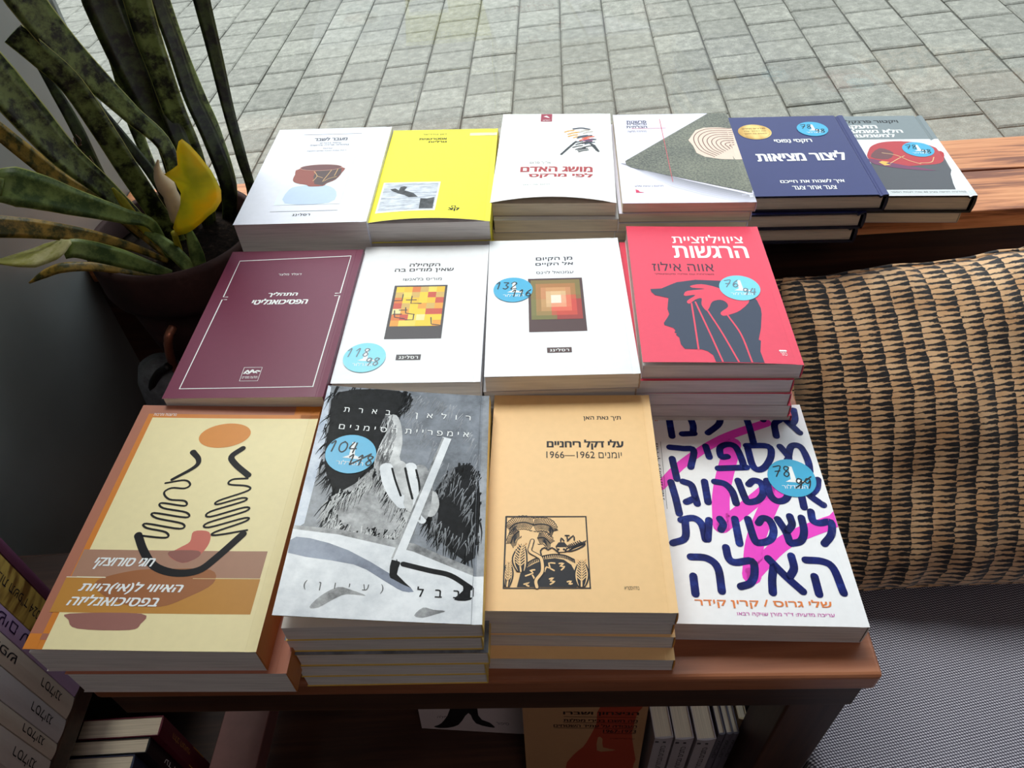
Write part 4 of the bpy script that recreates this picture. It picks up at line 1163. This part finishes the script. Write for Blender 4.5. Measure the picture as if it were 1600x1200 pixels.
def make_cushion():
    NU, NV = 90, 80
    Wc, Hc, Tc = .56, .44, .078
    base = Vector((.35, .478, .520))
    ax = Vector((1, -.03, -.012)).normalized()
    bx = Vector((0, .69, .724)).normalized()
    nx = ax.cross(bx).normalized()
    bm = bmesh.new()
    uvl = bm.loops.layers.uv.new('UVMap')
    def pt(i, j, side):
        s, q = i / NU, j / NV
        es, eq = 1 - abs(2 * s - 1) ** 3.0, 1 - abs(2 * q - 1) ** 2.6
        T = Tc * (max(0, es) ** .5) * (max(0, eq) ** .5)
        # edges drawn in a little between the corners
        sx = (s - .5) * Wc * (1 - .05 * (1 - abs(2 * q - 1) ** 2)) + Wc / 2
        qx = ((q - .5) * (1 - .04 * (1 - abs(2 * s - 1) ** 2)) + .5) * Hc * (.915 + .19 * s)
        p = base + ax * sx + bx * qx
        edge = max(0, 1 - min(q, 1 - q) * 5)
        fold = (mnoise.noise(Vector((s * 15, q * 2.5, 3.1 * side))) * .014 * (.35 + edge * .8) + mnoise.noise(Vector((s * 40, q * 4, 7.7 + side))) * .006 * (.3 + edge))
        sag = .012 * mnoise.noise(Vector((s * 4, q * 4, 1.3 + side)))
        d = min(1.0, T / (Tc * .35))
        p = p + nx * side * (T + (fold + sag) * d)
        p = p + bx * (mnoise.noise(Vector((s * 11, 5.5, 0))) * .009 * q ** 6)
        return p
    grids = []
    for side in (1, -1):
        g = [[None] * (NV + 1) for _ in range(NU + 1)]
        for i in range(NU + 1):
            for j in range(NV + 1):
                if side == -1 and (i in (0, NU) or j in (0, NV)): g[i][j] = grids[0][i][j]
                else: g[i][j] = bm.verts.new(pt(i, j, side))
        grids.append(g)
        for i in range(NU):
            for j in range(NV):
                idx = ((i, j), (i + 1, j), (i + 1, j + 1), (i, j + 1))
                if side == -1: idx = idx[::-1]
                f = bm.faces.new([g[a][b] for a, b in idx])
                f.smooth = True
                for lp, (a, b) in zip(f.loops, idx):
                    lp[uvl].uv = (a / NU * Wc * 1.12 + (2.0 if side < 0 else 0), b / NV * Hc * 1.25)
    me = bpy.data.meshes.new('cushion'); bm.to_mesh(me); bm.free()
    root = empty('cushion', (0.62, .62, .51), 0, 'large tan and black spike-patterned cushion leaning on the bench below the sill', 'cushion')
    m = spike_mat()
    o = obj('cushion_cover', me, m, root)
    o.location = -root.location
    # piping along the seam
    P = [pt(i, 0, 1) for i in range(0, NU + 1, 2)] + [pt(NU, j, 1) for j in range(2, NV + 1, 2)] + [pt(i, NV, 1) for i in range(NU - 2, -1, -2)] + [pt(0, j, 1) for j in range(NV - 2, 0, -2)]
    q = tube('seam_piping', P, .0035, m, root, closed=True)
    q.location = -root.location
    uvm = q.data.uv_layers.new(name='UVMap')
    for lp in q.data.loops:
        v = q.data.vertices[lp.vertex_index].co
        uvm.data[lp.index].uv = (v.x, v.y + v.z)
    return root

def tube(name, P, r, mat, parent=None, n=8, closed=False):
    bm = bmesh.new()
    rings = []
    N = len(P)
    for i, p in enumerate(P):
        p = Vector(p)
        d = Vector(P[(i + 1) % N] if closed else P[min(i + 1, N - 1)]) - Vector(P[i - 1] if (closed or i) else P[0])
        d.normalize()
        a = d.cross(Vector((0.3, .2, 1))).normalized(); b = d.cross(a)
        rr = r[i] if isinstance(r, (list, tuple)) else r
        rings.append([bm.verts.new(p + (a * math.cos(2 * math.pi * k / n) + b * math.sin(2 * math.pi * k / n)) * rr) for k in range(n)])
    for i in range(N if closed else N - 1):
        A, B = rings[i], rings[(i + 1) % N]
        for k in range(n): bm.faces.new([A[k], A[(k + 1) % n], B[(k + 1) % n], B[k]])
    if not closed:
        bm.faces.new(rings[0][::-1]); bm.faces.new(rings[-1])
    return from_bm(bm, name, mat, parent, True)
make_cushion()

# ------------------------------------------------------------------ plant, its pot and the pieces under it
cab = box('low_cabinet', -.556, -.362, .47, .835, 0.0, .62, DARKW_V, None, .003)
tag(cab, 'low dark wooden cabinet in the corner under the potted plant', 'cabinet')
PX, PY = -.385, .765
plant = empty('potted_snake_plant', (PX, PY, .70), 0, 'snake plant with long mottled leaves in a dark terracotta pot, left of the books', 'plant')
potm = NT('terracotta_dark')
_n = potm.noise(potm.coords('Object'), 14, 6, .65)
potm.p(color=potm.ramp(_n, [(.3, lin((30, 18, 17))), (.6, lin((62, 36, 33))), (.8, lin((92, 64, 58)))]), rough=.75, spec=.3)
potm.bump(_n, .3, .002)
lathe('pot', [(.046, .0), (.055, .0), (.060, .01), (.083, .165), (.084, .182), (.096, .186), (.099, .195), (.100, .238), (.096, .245), (.090, .243), (.088, .2), (.086, .19), (.0, .185)], potm.m, plant, 56)
soil = NT('soil')
_n = soil.noise(soil.coords('Object'), 130, 6, .75)
soil.p(color=soil.ramp(_n, [(.35, lin((14, 11, 10))), (.6, lin((44, 34, 28))), (.75, lin((110, 92, 76)))]), rough=.95, spec=.1)
soil.bump(_n, 1.0, .006)
lathe('soil', [(.0895, .2145), (.06, .222), (.03, .226), (.0, .227)], soil.m, plant, 40)

def leaf_mat(name, lo, hi, edge, edge_w=.9, scale=1.0, transl=.25, stripes=34):
    t = NT(name)
    uv = t.n('ShaderNodeUVMap', uv_map='UVMap')
    s = t.n('ShaderNodeSeparateXYZ', {0: uv.outputs[0]})
    wob = t.noise(t.coords('Object', (1, 1, 1)), 42 * scale, 5, .7)
    band = t.math('SINE', t.math('ADD', t.math('MULTIPLY', s.outputs[1], stripes * 6.28), t.math('MULTIPLY', wob, 16)))
    blot = t.noise(t.coords('Object'), 75 * scale, 4, .7)
    f = t.math('ADD', t.math('MULTIPLY_ADD', band, .13, .45), t.math('MULTIPLY', t.math('SUBTRACT', blot, .5), 1.1))
    c = t.ramp(f, [(.28, lin(lo)), (.62, lin(hi))])
    ed = t.math('GREATER_THAN', t.math('ABSOLUTE', s.outputs[0]), edge_w)
    mix = t.n('ShaderNodeMix', {'Factor': ed}, data_type='RGBA')
    t.set(mix.inputs[6], c); t.set(mix.inputs[7], (*lin(edge), 1))
    t.p(color=mix.outputs[2], rough=.42, spec=.45)
    tr = t.n('ShaderNodeBsdfTranslucent'); t.set(tr.inputs[0], mix.outputs[2])
    ms = t.n('ShaderNodeMixShader', {0: transl}); t.set(ms.inputs[1], t.b.outputs[0]); t.set(ms.inputs[2], tr.outputs[0])
    t.t.links.new(ms.outputs[0], t.out.inputs[0])
    return t.m
LM_DARK = leaf_mat('leaf_dark_mottled', (8, 11, 5), (58, 70, 34), (96, 100, 56), .95, transl=.05, stripes=22)
LM_MID = leaf_mat('leaf_green_mottled', (16, 22, 9), (118, 134, 74), (196, 196, 120), .94, transl=.1, stripes=20)
LM_GREEN = leaf_mat('leaf_plain_green', (74, 96, 48), (136, 156, 84), (176, 184, 96), .95, stripes=20, transl=.3)
LM_YEL = leaf_mat('leaf_yellowing', (150, 150, 40), (206, 192, 60), (236, 196, 40), .9, .5, .35, 6)
LM_TIP = leaf_mat('leaf_orange_green', (66, 66, 24), (172, 136, 56), (180, 140, 60), .97, stripes=46, transl=.15)
LM_LIT_FOLD = leaf_mat('leaf_lit_fold', (206, 202, 116), (244, 238, 190), (246, 236, 200), .95, .6, .6, 10)  # light yellow fold, with the window light on it mixed into the colour
LEAF_I = [0]
def leaf(pts, mat, twist=0.0, fold=.22, thick=.0022, label=None, tip=True):
    """pts: (px, py, depth y, width in px) from the base upwards"""
    C, Wd = [], []
    for px, py, y, wpx in pts:
        p = at(px, py, y)
        if p.x < -.548:
            p = CAM + (p - CAM) * (-.548 / p.x)
        C.append(p); Wd.append(wpx / FPX * (p - CAM).dot(_f))
    lx, ly, lw = pts[-1][0], pts[-1][1], pts[-1][3]
    if (ly < 5 or lx < -9) and lw > 8:          # the blade runs on to its point beyond the picture
        d = (C[-1] - C[-2]).normalized()
        for k, f in ((.07, .7), (.13, .35), (.165, .04)):
            p0_ = C[len(pts) - 1] + d * k
            p0_.x = max(p0_.x, -.55)
            C.append(p0_); Wd.append(Wd[len(pts) - 1] * f)
    Cs = smooth_pts(C, 6)
    Ws = []
    for i in range(len(Wd) - 1):
        for k in range(6): Ws.append(Wd[i] + (Wd[i + 1] - Wd[i]) * k / 6)
    Ws.append(Wd[-1])
    bm = bmesh.new()
    uvl = bm.loops.layers.uv.new('UVMap')
    N = len(Cs)
    prof = [(-1, 0), (-.5, 1), (0, 1.25), (.5, 1), (1, 0), (.5, -1), (0, -1.0), (-.5, -1)]
    rings, L = [], 0.0
    for i, p in enumerate(Cs):
        d = (Cs[min(i + 1, N - 1)] - Cs[max(i - 1, 0)]).normalized()
        if i: L += (p - Cs[i - 1]).length
        view = (CAM - p).normalized()
        side = d.cross(view).normalized()
        tw = twist[0] + (twist[1] - twist[0]) * i / (N - 1) if isinstance(twist, (tuple, list)) else twist
        side = Matrix.Rotation(tw, 3, d) @ side
        nrm = side.cross(d).normalized()
        hw = Ws[i] / 2 / max(.35, math.cos(tw))
        ring = []
        for a, b in prof:
            ring.append((bm.verts.new(p + side * a * hw + nrm * (b * thick / 2 - fold * hw * (1 - abs(a)) ** 1.0)), a, L))
        rings.append(ring)
    for A, B in zip(rings, rings[1:]):
        for k in range(8):
            q = [A[k], A[(k + 1) % 8], B[(k + 1) % 8], B[k]]
            f = bm.faces.new([x[0] for x in q]); f.smooth = True
            for lp, x in zip(f.loops, q): lp[uvl].uv = (x[1], x[2])
    bm.faces.new([x[0] for x in rings[0]][::-1]); bm.faces.new([x[0] for x in rings[-1]])
    bmesh.ops.recalc_face_normals(bm, faces=bm.faces[:])
    me = bpy.data.meshes.new('leaf'); bm.to_mesh(me); bm.free()
    o = obj('leaf', me, mat, plant)
    o.location = -plant.location
    if label: o['label'] = label
    return o
# the tall leaves at the back, from the soil up
leaf([(300, 385, .775, 13), (285, 335, .775, 17), (262, 235, .77, 23), (205, 178, .76, 30), (150, 125, .75, 40), (92, 65, .735, 50), (34, -8, .72, 56), (-10, -70, .71, 50)], LM_MID, .25, label='broad mottled leaf crossing the others')
leaf([(292, 390, .765, 16), (258, 350, .76, 30), (205, 272, .75, 33), (162, 205, .74, 34), (112, 132, .73, 36), (62, 86, .72, 38), (20, 52, .715, 38)], LM_MID, -.2, label='mottled leaf with a torn blunt tip')
leaf([(300, 378, .79, 12), (272, 328, .79, 16), (236, 270, .79, 16), (198, 222, .79, 15), (150, 165, .79, 15), (106, 108, .79, 12), (80, 60, .79, 6)], LM_DARK, .4)
leaf([(262, 400, .785, 12), (205, 352, .785, 18), (160, 285, .785, 20), (122, 205, .785, 19), (88, 145, .785, 16), (58, 98, .785, 8)], LM_DARK, .3)
leaf([(282, 405, .745, 12), (225, 350, .74, 18), (165, 295, .73, 32), (100, 240, .71, 46), (50, 185, .70, 56), (0, 128, .69, 62), (-40, 80, .68, 60)], LM_MID, .35, .3, label='wide pale-striped leaf leaning to the left wall')
leaf([(276, 410, .74, 12), (200, 345, .735, 20), (150, 312, .725, 25), (98, 282, .715, 27), (55, 250, .705, 27), (0, 206, .69, 26), (-40, 172, .685, 20)], LM_TIP, .5)
leaf([(300, 384, .80, 20), (290, 330, .80, 28), (264, 228, .80, 34), (232, 160, .80, 44), (195, 80, .79, 56), (160, 0, .78, 60), (140, -60, .78, 50)], LM_DARK, .1, label='broad dark leaf in the middle of the clump')
leaf([(330, 385, .81, 16), (322, 310, .81, 24), (300, 237, .81, 30), (272, 172, .80, 34), (250, 110, .80, 36), (232, 60, .795, 40), (212, -8, .79, 42)], LM_MID, -.15)
leaf([(352, 370, .82, 12), (358, 300, .82, 24), (332, 222, .82, 26), (300, 152, .815, 25), (276, 82, .81, 24), (246, 0, .80, 22), (232, -40, .80, 18)], LM_DARK, .2)
leaf([(362, 360, .828, 8), (362, 290, .828, 16), (336, 205, .828, 18), (312, 150, .828, 18), (286, 85, .825, 17), (258, 0, .82, 15)], LM_MID, .35)
leaf([(384, 372, .835, 8), (393, 305, .835, 13), (378, 248, .835, 16), (357, 172, .835, 18), (336, 84, .835, 22), (315, 0, .835, 26), (303, -50, .835, 24)], LM_DARK, 0, label='slender dark leaf nearest the bowl-cover book')
leaf([(280, 350, .81, 10), (238, 262, .815, 14), (216, 210, .815, 18), (202, 160, .815, 27), (188, 110, .815, 24), (168, 62, .815, 18), (150, 20, .815, 8)], LM_MID, (.9, -.3), label='twisted grey-green leaf behind')
leaf([(340, 392, .79, 10), (322, 340, .80, 20), (300, 270, .80, 26), (275, 205, .80, 26), (250, 150, .80, 18), (232, 100, .80, 6)], LM_DARK, .2)
# leaves spreading low to the left
leaf([(268, 408, .725, 10), (238, 352, .715, 16), (196, 338, .70, 24), (150, 325, .69, 34), (110, 314, .68, 44), (70, 302, .67, 54), (25, 292, .66, 62), (-5, 292, .655, 48), (-18, 296, .652, 20)], LM_GREEN, .15, .35, label='broad green leaf with a rounded tip')
leaf([(262, 408, .72, 8), (212, 388, .705, 12), (150, 371, .69, 20), (100, 363, .68, 26), (50, 357, .67, 31), (0, 354, .66, 35), (-30, 352, .655, 30)], LM_TIP, .2, .2, label='banded leaf with an orange end')
leaf([(268, 428, .70, 12), (228, 416, .69, 22), (190, 404, .68, 29), (150, 394, .67, 32), (118, 388, .665, 30), (98, 392, .66, 26)], LM_GREEN, .1, .2, label='bent green leaf, its lower half')
leaf([(110, 378, .66, 6), (92, 389, .655, 26), (62, 399, .65, 32), (30, 405, .645, 22), (2, 408, .64, 10), (-12, 409, .638, 3)], LM_LIT_FOLD, 1.15, .05, label='pale yellow folded-over end of the bent leaf')
leaf([(245, 432, .70, 8), (200, 424, .69, 12), (150, 417, .68, 14), (100, 418, .67, 16), (70, 428, .665, 13), (46, 442, .66, 3)], LM_TIP, .5, .1)
# short leaves in the pot
leaf([(316, 428, .705, 18), (308, 400, .71, 22), (300, 375, .715, 16), (292, 352, .72, 6)], LM_GREEN, .2)
leaf([(302, 424, .70, 20), (270, 392, .705, 22), (245, 372, .71, 16), (226, 364, .715, 5)], LM_GREEN, .3)
leaf([(245, 380, .72, 8), (215, 345, .72, 14), (190, 312, .72, 12), (176, 294, .72, 4)], LM_YEL, .2)
leaf([(352, 398, .80, 4), (338, 378, .80, 6), (322, 352, .80, 5), (310, 330, .80, 2)], LM_GREEN, 0)
# the broad yellow curled leaf: a stalked blade with its own outline and bulge
def yellow_leaf():
    y = .70
    outline = [(272, 366), (268, 355), (275, 340), (278, 318), (279, 300), (272, 284), (257, 273), (268, 265), (275, 256), (273, 236), (280, 222), (287, 219), (296, 226), (308, 240), (320, 255), (330, 266), (338, 280), (344, 296), (343, 312), (336, 328), (326, 340), (316, 350), (300, 358), (285, 363)]
    C = at(308, 295, y)
    pts = [at(px, py, y) for px, py in outline]
    ex, ez = cam_x, cam_y
    bm = bmesh.new()
    uvl = bm.loops.layers.uv.new('UVMap')
    for sgn in (1, -1):
        rows = []
        for k in range(7):
            f = k / 6
            ring = []
            for i, p in enumerate(pts):
                q = C + (p - C) * f
                rel = p - C
                bulge = (1 - f * f) * .012 - (rel.x * f) ** 2 * 4.0 + .004 * math.sin(i * 1.3) * f * f
                q = q - _f * bulge - _f * (sgn * .0009 * (1 - f ** 6))
                ring.append((bm.verts.new(q), f, i / len(pts)))
            rows.append(ring)
        for A, B in zip(rows, rows[1:]):
            n = len(A)
            for i in range(n):
                q = [A[i], A[(i + 1) % n], B[(i + 1) % n], B[i]]
                if sgn < 0: q = q[::-1]
                f = bm.faces.new([x[0] for x in q]); f.smooth = True
                for lp, x in zip(f.loops, q): lp[uvl].uv = (x[1] * .97 if x[1] < 1 else .99, x[2])
    bmesh.ops.remove_doubles(bm, verts=bm.verts[:], dist=.0002)
    bmesh.ops.recalc_face_normals(bm, faces=bm.faces[:])
    me = bpy.data.meshes.new('leaf'); bm.to_mesh(me); bm.free()
    t = NT('leaf_broad_yellow')
    uv = t.n('ShaderNodeUVMap', uv_map='UVMap'); s = t.n('ShaderNodeSeparateXYZ', {0: uv.outputs[0]})
    vein = t.noise(t.coords('Object', (30, 30, 260), (0, .5, 0)), 1.0, 2)
    big = t.noise(t.coords('Object'), 26, 3)
    f = t.math('ADD', t.math('ADD', t.math('MULTIPLY', big, .9), t.math('MULTIPLY', vein, .05)), t.math('MULTIPLY', s.outputs[0], .28))
    c = t.ramp(f, [(.40, lin((178, 184, 66))), (.66, lin((226, 214, 72))), (.88, lin((250, 212, 50)))])
    t.p(color=c, rough=.45)
    tr = t.n('ShaderNodeBsdfTranslucent'); t.set(tr.inputs[0], c)
    ms = t.n('ShaderNodeMixShader', {0: .6}); t.set(ms.inputs[1], t.b.outputs[0]); t.set(ms.inputs[2], tr.outputs[0])
    t.t.links.new(ms.outputs[0], t.out.inputs[0])
    o = obj('leaf', me, t.m, plant); o.location = -plant.location
    o['label'] = 'broad curled yellow leaf'
    st = [at(px, py, yy) for px, py, yy in ((284, 400, .735), (279, 386, .72), (275, 374, .708), (272, 364, .702))]
    q = tube('leaf_stalk', smooth_pts(st, 5), .0035, LM_YEL, plant); q.location = -plant.location
yellow_leaf()
husk = plain('dry_husk', (226, 202, 168), .8)
hp = [at(px, py, y) for px, py, y in ((275, 345, .745), (272, 318, .742), (262, 295, .74), (252, 280, .738), (246, 266, .736), (247, 250, .734))]
q = tube('dry_husk', smooth_pts(hp, 5), [.006, .007, .0075, .008, .009, .009, .0095, .009, .0085, .009, .0095, .01, .0095, .009, .0085, .008, .007, .006, .005, .0045, .004, .0035, .0025, .002, .0015, .001][:26], husk, plant)
q.location = -plant.location
bm = bmesh.new()
bm.free()
rootm = plain('dry_roots', (92, 66, 50), .9)
rnd = random.Random(11)
allp = []
bmr = bmesh.new()
for k in range(16):
    x0, y0 = 118 + rnd.uniform(-8, 10), 210 + k * 5 + rnd.uniform(-4, 4)
    P = [at(x0 + k * 2, y0, .775), at(x0 + k * 2 + rnd.uniform(-10, 10), y0 + rnd.uniform(4, 16), .77), at(x0 + k * 2 + rnd.uniform(-6, 14), y0 + rnd.uniform(12, 26), .772)]
    tmp = tube('tmp', smooth_pts(P, 4), .0007, rootm, None, 5)
    bmr.from_mesh(tmp.data); md = tmp.data
    bpy.data.objects.remove(tmp); bpy.data.meshes.remove(md)
q = from_bm(bmr, 'dry_roots', rootm, plant); q.location = -plant.location
q['label'] = 'tangle of dry brown roots'

# plant stand: copper dish on a black hoop
stand = empty('plant_stand', (PX, PY, .62), 0, 'copper dish on black metal hoops holding the plant pot', 'stand')
copper = plain('copper_worn', (176, 112, 88), .35, .5, .7)
blackm = plain('black_iron', (16, 16, 17), .5)
lathe('dish', [(.0, .066), (.05, .066), (.062, .078), (.0665, .0775), (.066, .07), (.056, .058), (.0, .056)], copper, stand, 40)
for k in range(3):
    a = 2 * math.pi * k / 3 + R(190)
    P = [Vector((math.cos(a) * r, math.sin(a) * r, z)) for r, z in ((.045, .058), (.075, .05), (.092, .03), (.085, .006), (.06, .005))]
    tube('hoop_leg', smooth_pts(P, 6), .0045, blackm, stand)
stonem = NT('stone_grey')
_n = stonem.noise(stonem.coords('Object'), 30, 6, .7)
stonem.p(color=stonem.ramp(_n, [(.3, lin((60, 64, 68))), (.7, lin((128, 134, 138)))]), rough=.85)
stonem.bump(_n, .5, .002)
jar = empty('stone_jar', (-.422, .662, .62), 0, 'rounded grey stone jar with a copper band beside the plant pot', 'jar')
lathe('body', [(.0, .0), (.018, .0), (.027, .02), (.031, .08), (.031, .15), (.028, .185), (.020, .205), (.0, .212)], stonem.m, jar, 40)
cp = [at(px, py, yy) for px, py, yy in ((286, 590, .655), (272, 572, .650), (266, 556, .645), (263, 540, .643), (264, 524, .645), (270, 512, .655))]
q = tube('copper_band', smooth_pts(cp, 6), .005, copper, jar); q.location = -jar.location
t_ = tube('metal_hoop', smooth_pts([at(px, py, .64) for px, py in ((264, 572), (246, 586), (238, 606), (242, 632), (256, 650), (272, 640))], 6), .005, blackm)
tag(t_, 'black metal hoop handle lying beside the plant stand in the left corner', 'hoop')
# ------------------------------------------------------------------ the setting
def struct(o):
    o['kind'] = 'structure'
    return o
XL, XR, YB, ZC = -.56, 3.0, -2.4, 2.75
wl = NT('wall_grey_lacquer')
_n = wl.noise(wl.coords('Object'), 3, 4, .6)
wl.p(color=wl.ramp(_n, [(.3, lin((112, 112, 108))), (.7, lin((142, 144, 142)))]), rough=.33, spec=.5)
struct(box('wall_left', XL - .1, XL, YB, 1.06, 0, ZC, wl.m))
room = plain('wall_paint_warm_grey', (150, 142, 136), .8)
struct(box('wall_back', XL, XR, YB - .1, YB, 0, ZC, room))
struct(box('wall_right', XR, XR + .1, YB, 1.06, 0, ZC, room))
struct(box('ceiling', XL - .1, XR + .1, YB - .1, 1.1, ZC, ZC + .1, plain('ceiling_paint', (200, 196, 190), .9)))
flo = wood_mat('floor_boards', (.06, .035, .022), (.12, .07, .045), (.19, .12, .08), .5, 'y')
struct(box('floor', XL - .1, XR + .1, YB - .1, 1.06, -.1, 0, flo))
struct(box('wall_front', XL, XR, .845, 1.06, 0, .82, DARKW))
struct(box('wall_front_lintel', XL, XR, 1.03, 1.1, 2.55, ZC, room))
gl = NT('window_glass')
gg = gl.n('ShaderNodeNewGeometry')
dt = gl.n('ShaderNodeVectorMath', {0: gg.outputs['Incoming'], 1: gg.outputs['Normal']}, operation='DOT_PRODUCT')
fr = gl.math('MULTIPLY_ADD', gl.math('POWER', gl.math('SUBTRACT', 1.0, gl.math('ABSOLUTE', dt.outputs['Value'])), 5.0), .96, .04)
tr = gl.n('ShaderNodeBsdfTransparent'); tr.inputs[0].default_value = (.96, .985, .975, 1)
gs = gl.n('ShaderNodeBsdfGlossy'); gs.inputs['Roughness'].default_value = 0.0
ms = gl.n('ShaderNodeMixShader'); gl.set(ms.inputs[0], fr); gl.set(ms.inputs[1], tr.outputs[0]); gl.set(ms.inputs[2], gs.outputs[0])
gl.t.links.new(ms.outputs[0], gl.out.inputs[0])
struct(box('window_1', XL, XR, 1.044, 1.052, .822, 2.55, gl.m))
# sill: two boards with a gap
for i, (y0, y1) in enumerate(((.838, .9385), (.9415, 1.03))):
    o = box('trim_%d' % (i + 1), XL + .001, XR - .001, y0, y1, .822, SILL, SILLW, None, .002)
    struct(o)
# paving outside, laid on the slope of the street
e1 = Vector((.9933, -.0772, .086)).normalized(); nn = Vector((-.0868, -.0065, .9962)).normalized()
e1 = (e1 - nn * e1.dot(nn)).normalized(); e2 = nn.cross(e1)
bm = bmesh.new()
rnd = random.Random(21)
PWX, PLY = .20452, .19361
for j in range(-9, 34):
    x0 = -1.9963 + PWX * j
    off = .072 if j % 2 else .172
    for k in range(4, 42):
        y0 = off + PLY * k
        g = .0028
        dz, tx, ty = rnd.uniform(-.0022, .0022), rnd.uniform(-.004, .004), rnd.uniform(-.004, .004)
        c = .007
        X0, X1, Y0, Y1 = x0 + g + rnd.uniform(0, .002), x0 + PWX - g, y0 + g, y0 + PLY - g - rnd.uniform(0, .002)
        zf = lambda x, y: dz + tx * (x - x0 - .1) + ty * (y - y0 - .1)
        lo = [bm.verts.new((x, y, -.05)) for x, y in ((X0, Y0), (X1, Y0), (X1, Y1), (X0, Y1))]
        mi_ = [bm.verts.new((x, y, zf(x, y) - .005)) for x, y in ((X0, Y0), (X1, Y0), (X1, Y1), (X0, Y1))]
        up = [bm.verts.new((x, y, zf(x, y))) for x, y in ((X0 + c, Y0 + c), (X1 - c, Y0 + c), (X1 - c, Y1 - c), (X0 + c, Y1 - c))]
        bm.faces.new(up)
        for A, B in ((lo, mi_), (mi_, up)):
            for q in range(4): bm.faces.new([A[q], A[(q + 1) % 4], B[(q + 1) % 4], B[q]])
pm = NT('concrete_paver')
geo = pm.n('ShaderNodeNewGeometry')
n1 = pm.noise(pm.coords('Object'), 26, 6, .7)
n2 = pm.noise(pm.coords('Object'), 240, 4, .7)
n3 = pm.noise(pm.coords('Object'), 1.6, 3, .5)
f = pm.math('ADD', pm.math('ADD', pm.math('MULTIPLY', n1, .44), pm.math('MULTIPLY', n2, .38)), pm.math('ADD', pm.math('MULTIPLY', geo.outputs['Random Per Island'], .06), pm.math('MULTIPLY', n3, .12)))
pm.p(color=pm.ramp(f, [(.3, lin((66, 64, 57))), (.5, lin((116, 113, 103))), (.66, lin((158, 154, 142)))]), rough=.62, spec=.4)
pm.bump(pm.math('ADD', n1, pm.math('MULTIPLY', n2, .6)), .35, .003)
MP = Matrix(((e1.x, e2.x, nn.x, 0), (e1.y, e2.y, nn.y, 0), (e1.z, e2.z, nn.z, .04), (0, 0, 0, 1)))
me = bpy.data.meshes.new('ground_paving')
bm.normal_update(); bm.to_mesh(me); bm.free()
pv = struct(obj('ground_paving', me, pm.m)); pv.matrix_world = MP
jm = plain('joint_sand', (84, 82, 76), .95)
bm = bmesh.new(); box_bm(bm, -4.2, 5.4, .9, 9, -.08, -.009)
js = struct(from_bm(bm, 'ground_joint_sand', jm)); js.matrix_world = MP
bm = bmesh.new(); box_bm(bm, -60, 60, .2, 90, -.3, -.06)
js = struct(from_bm(bm, 'ground_street', plain('asphalt', (120, 120, 116), .9))); js.matrix_world = MP
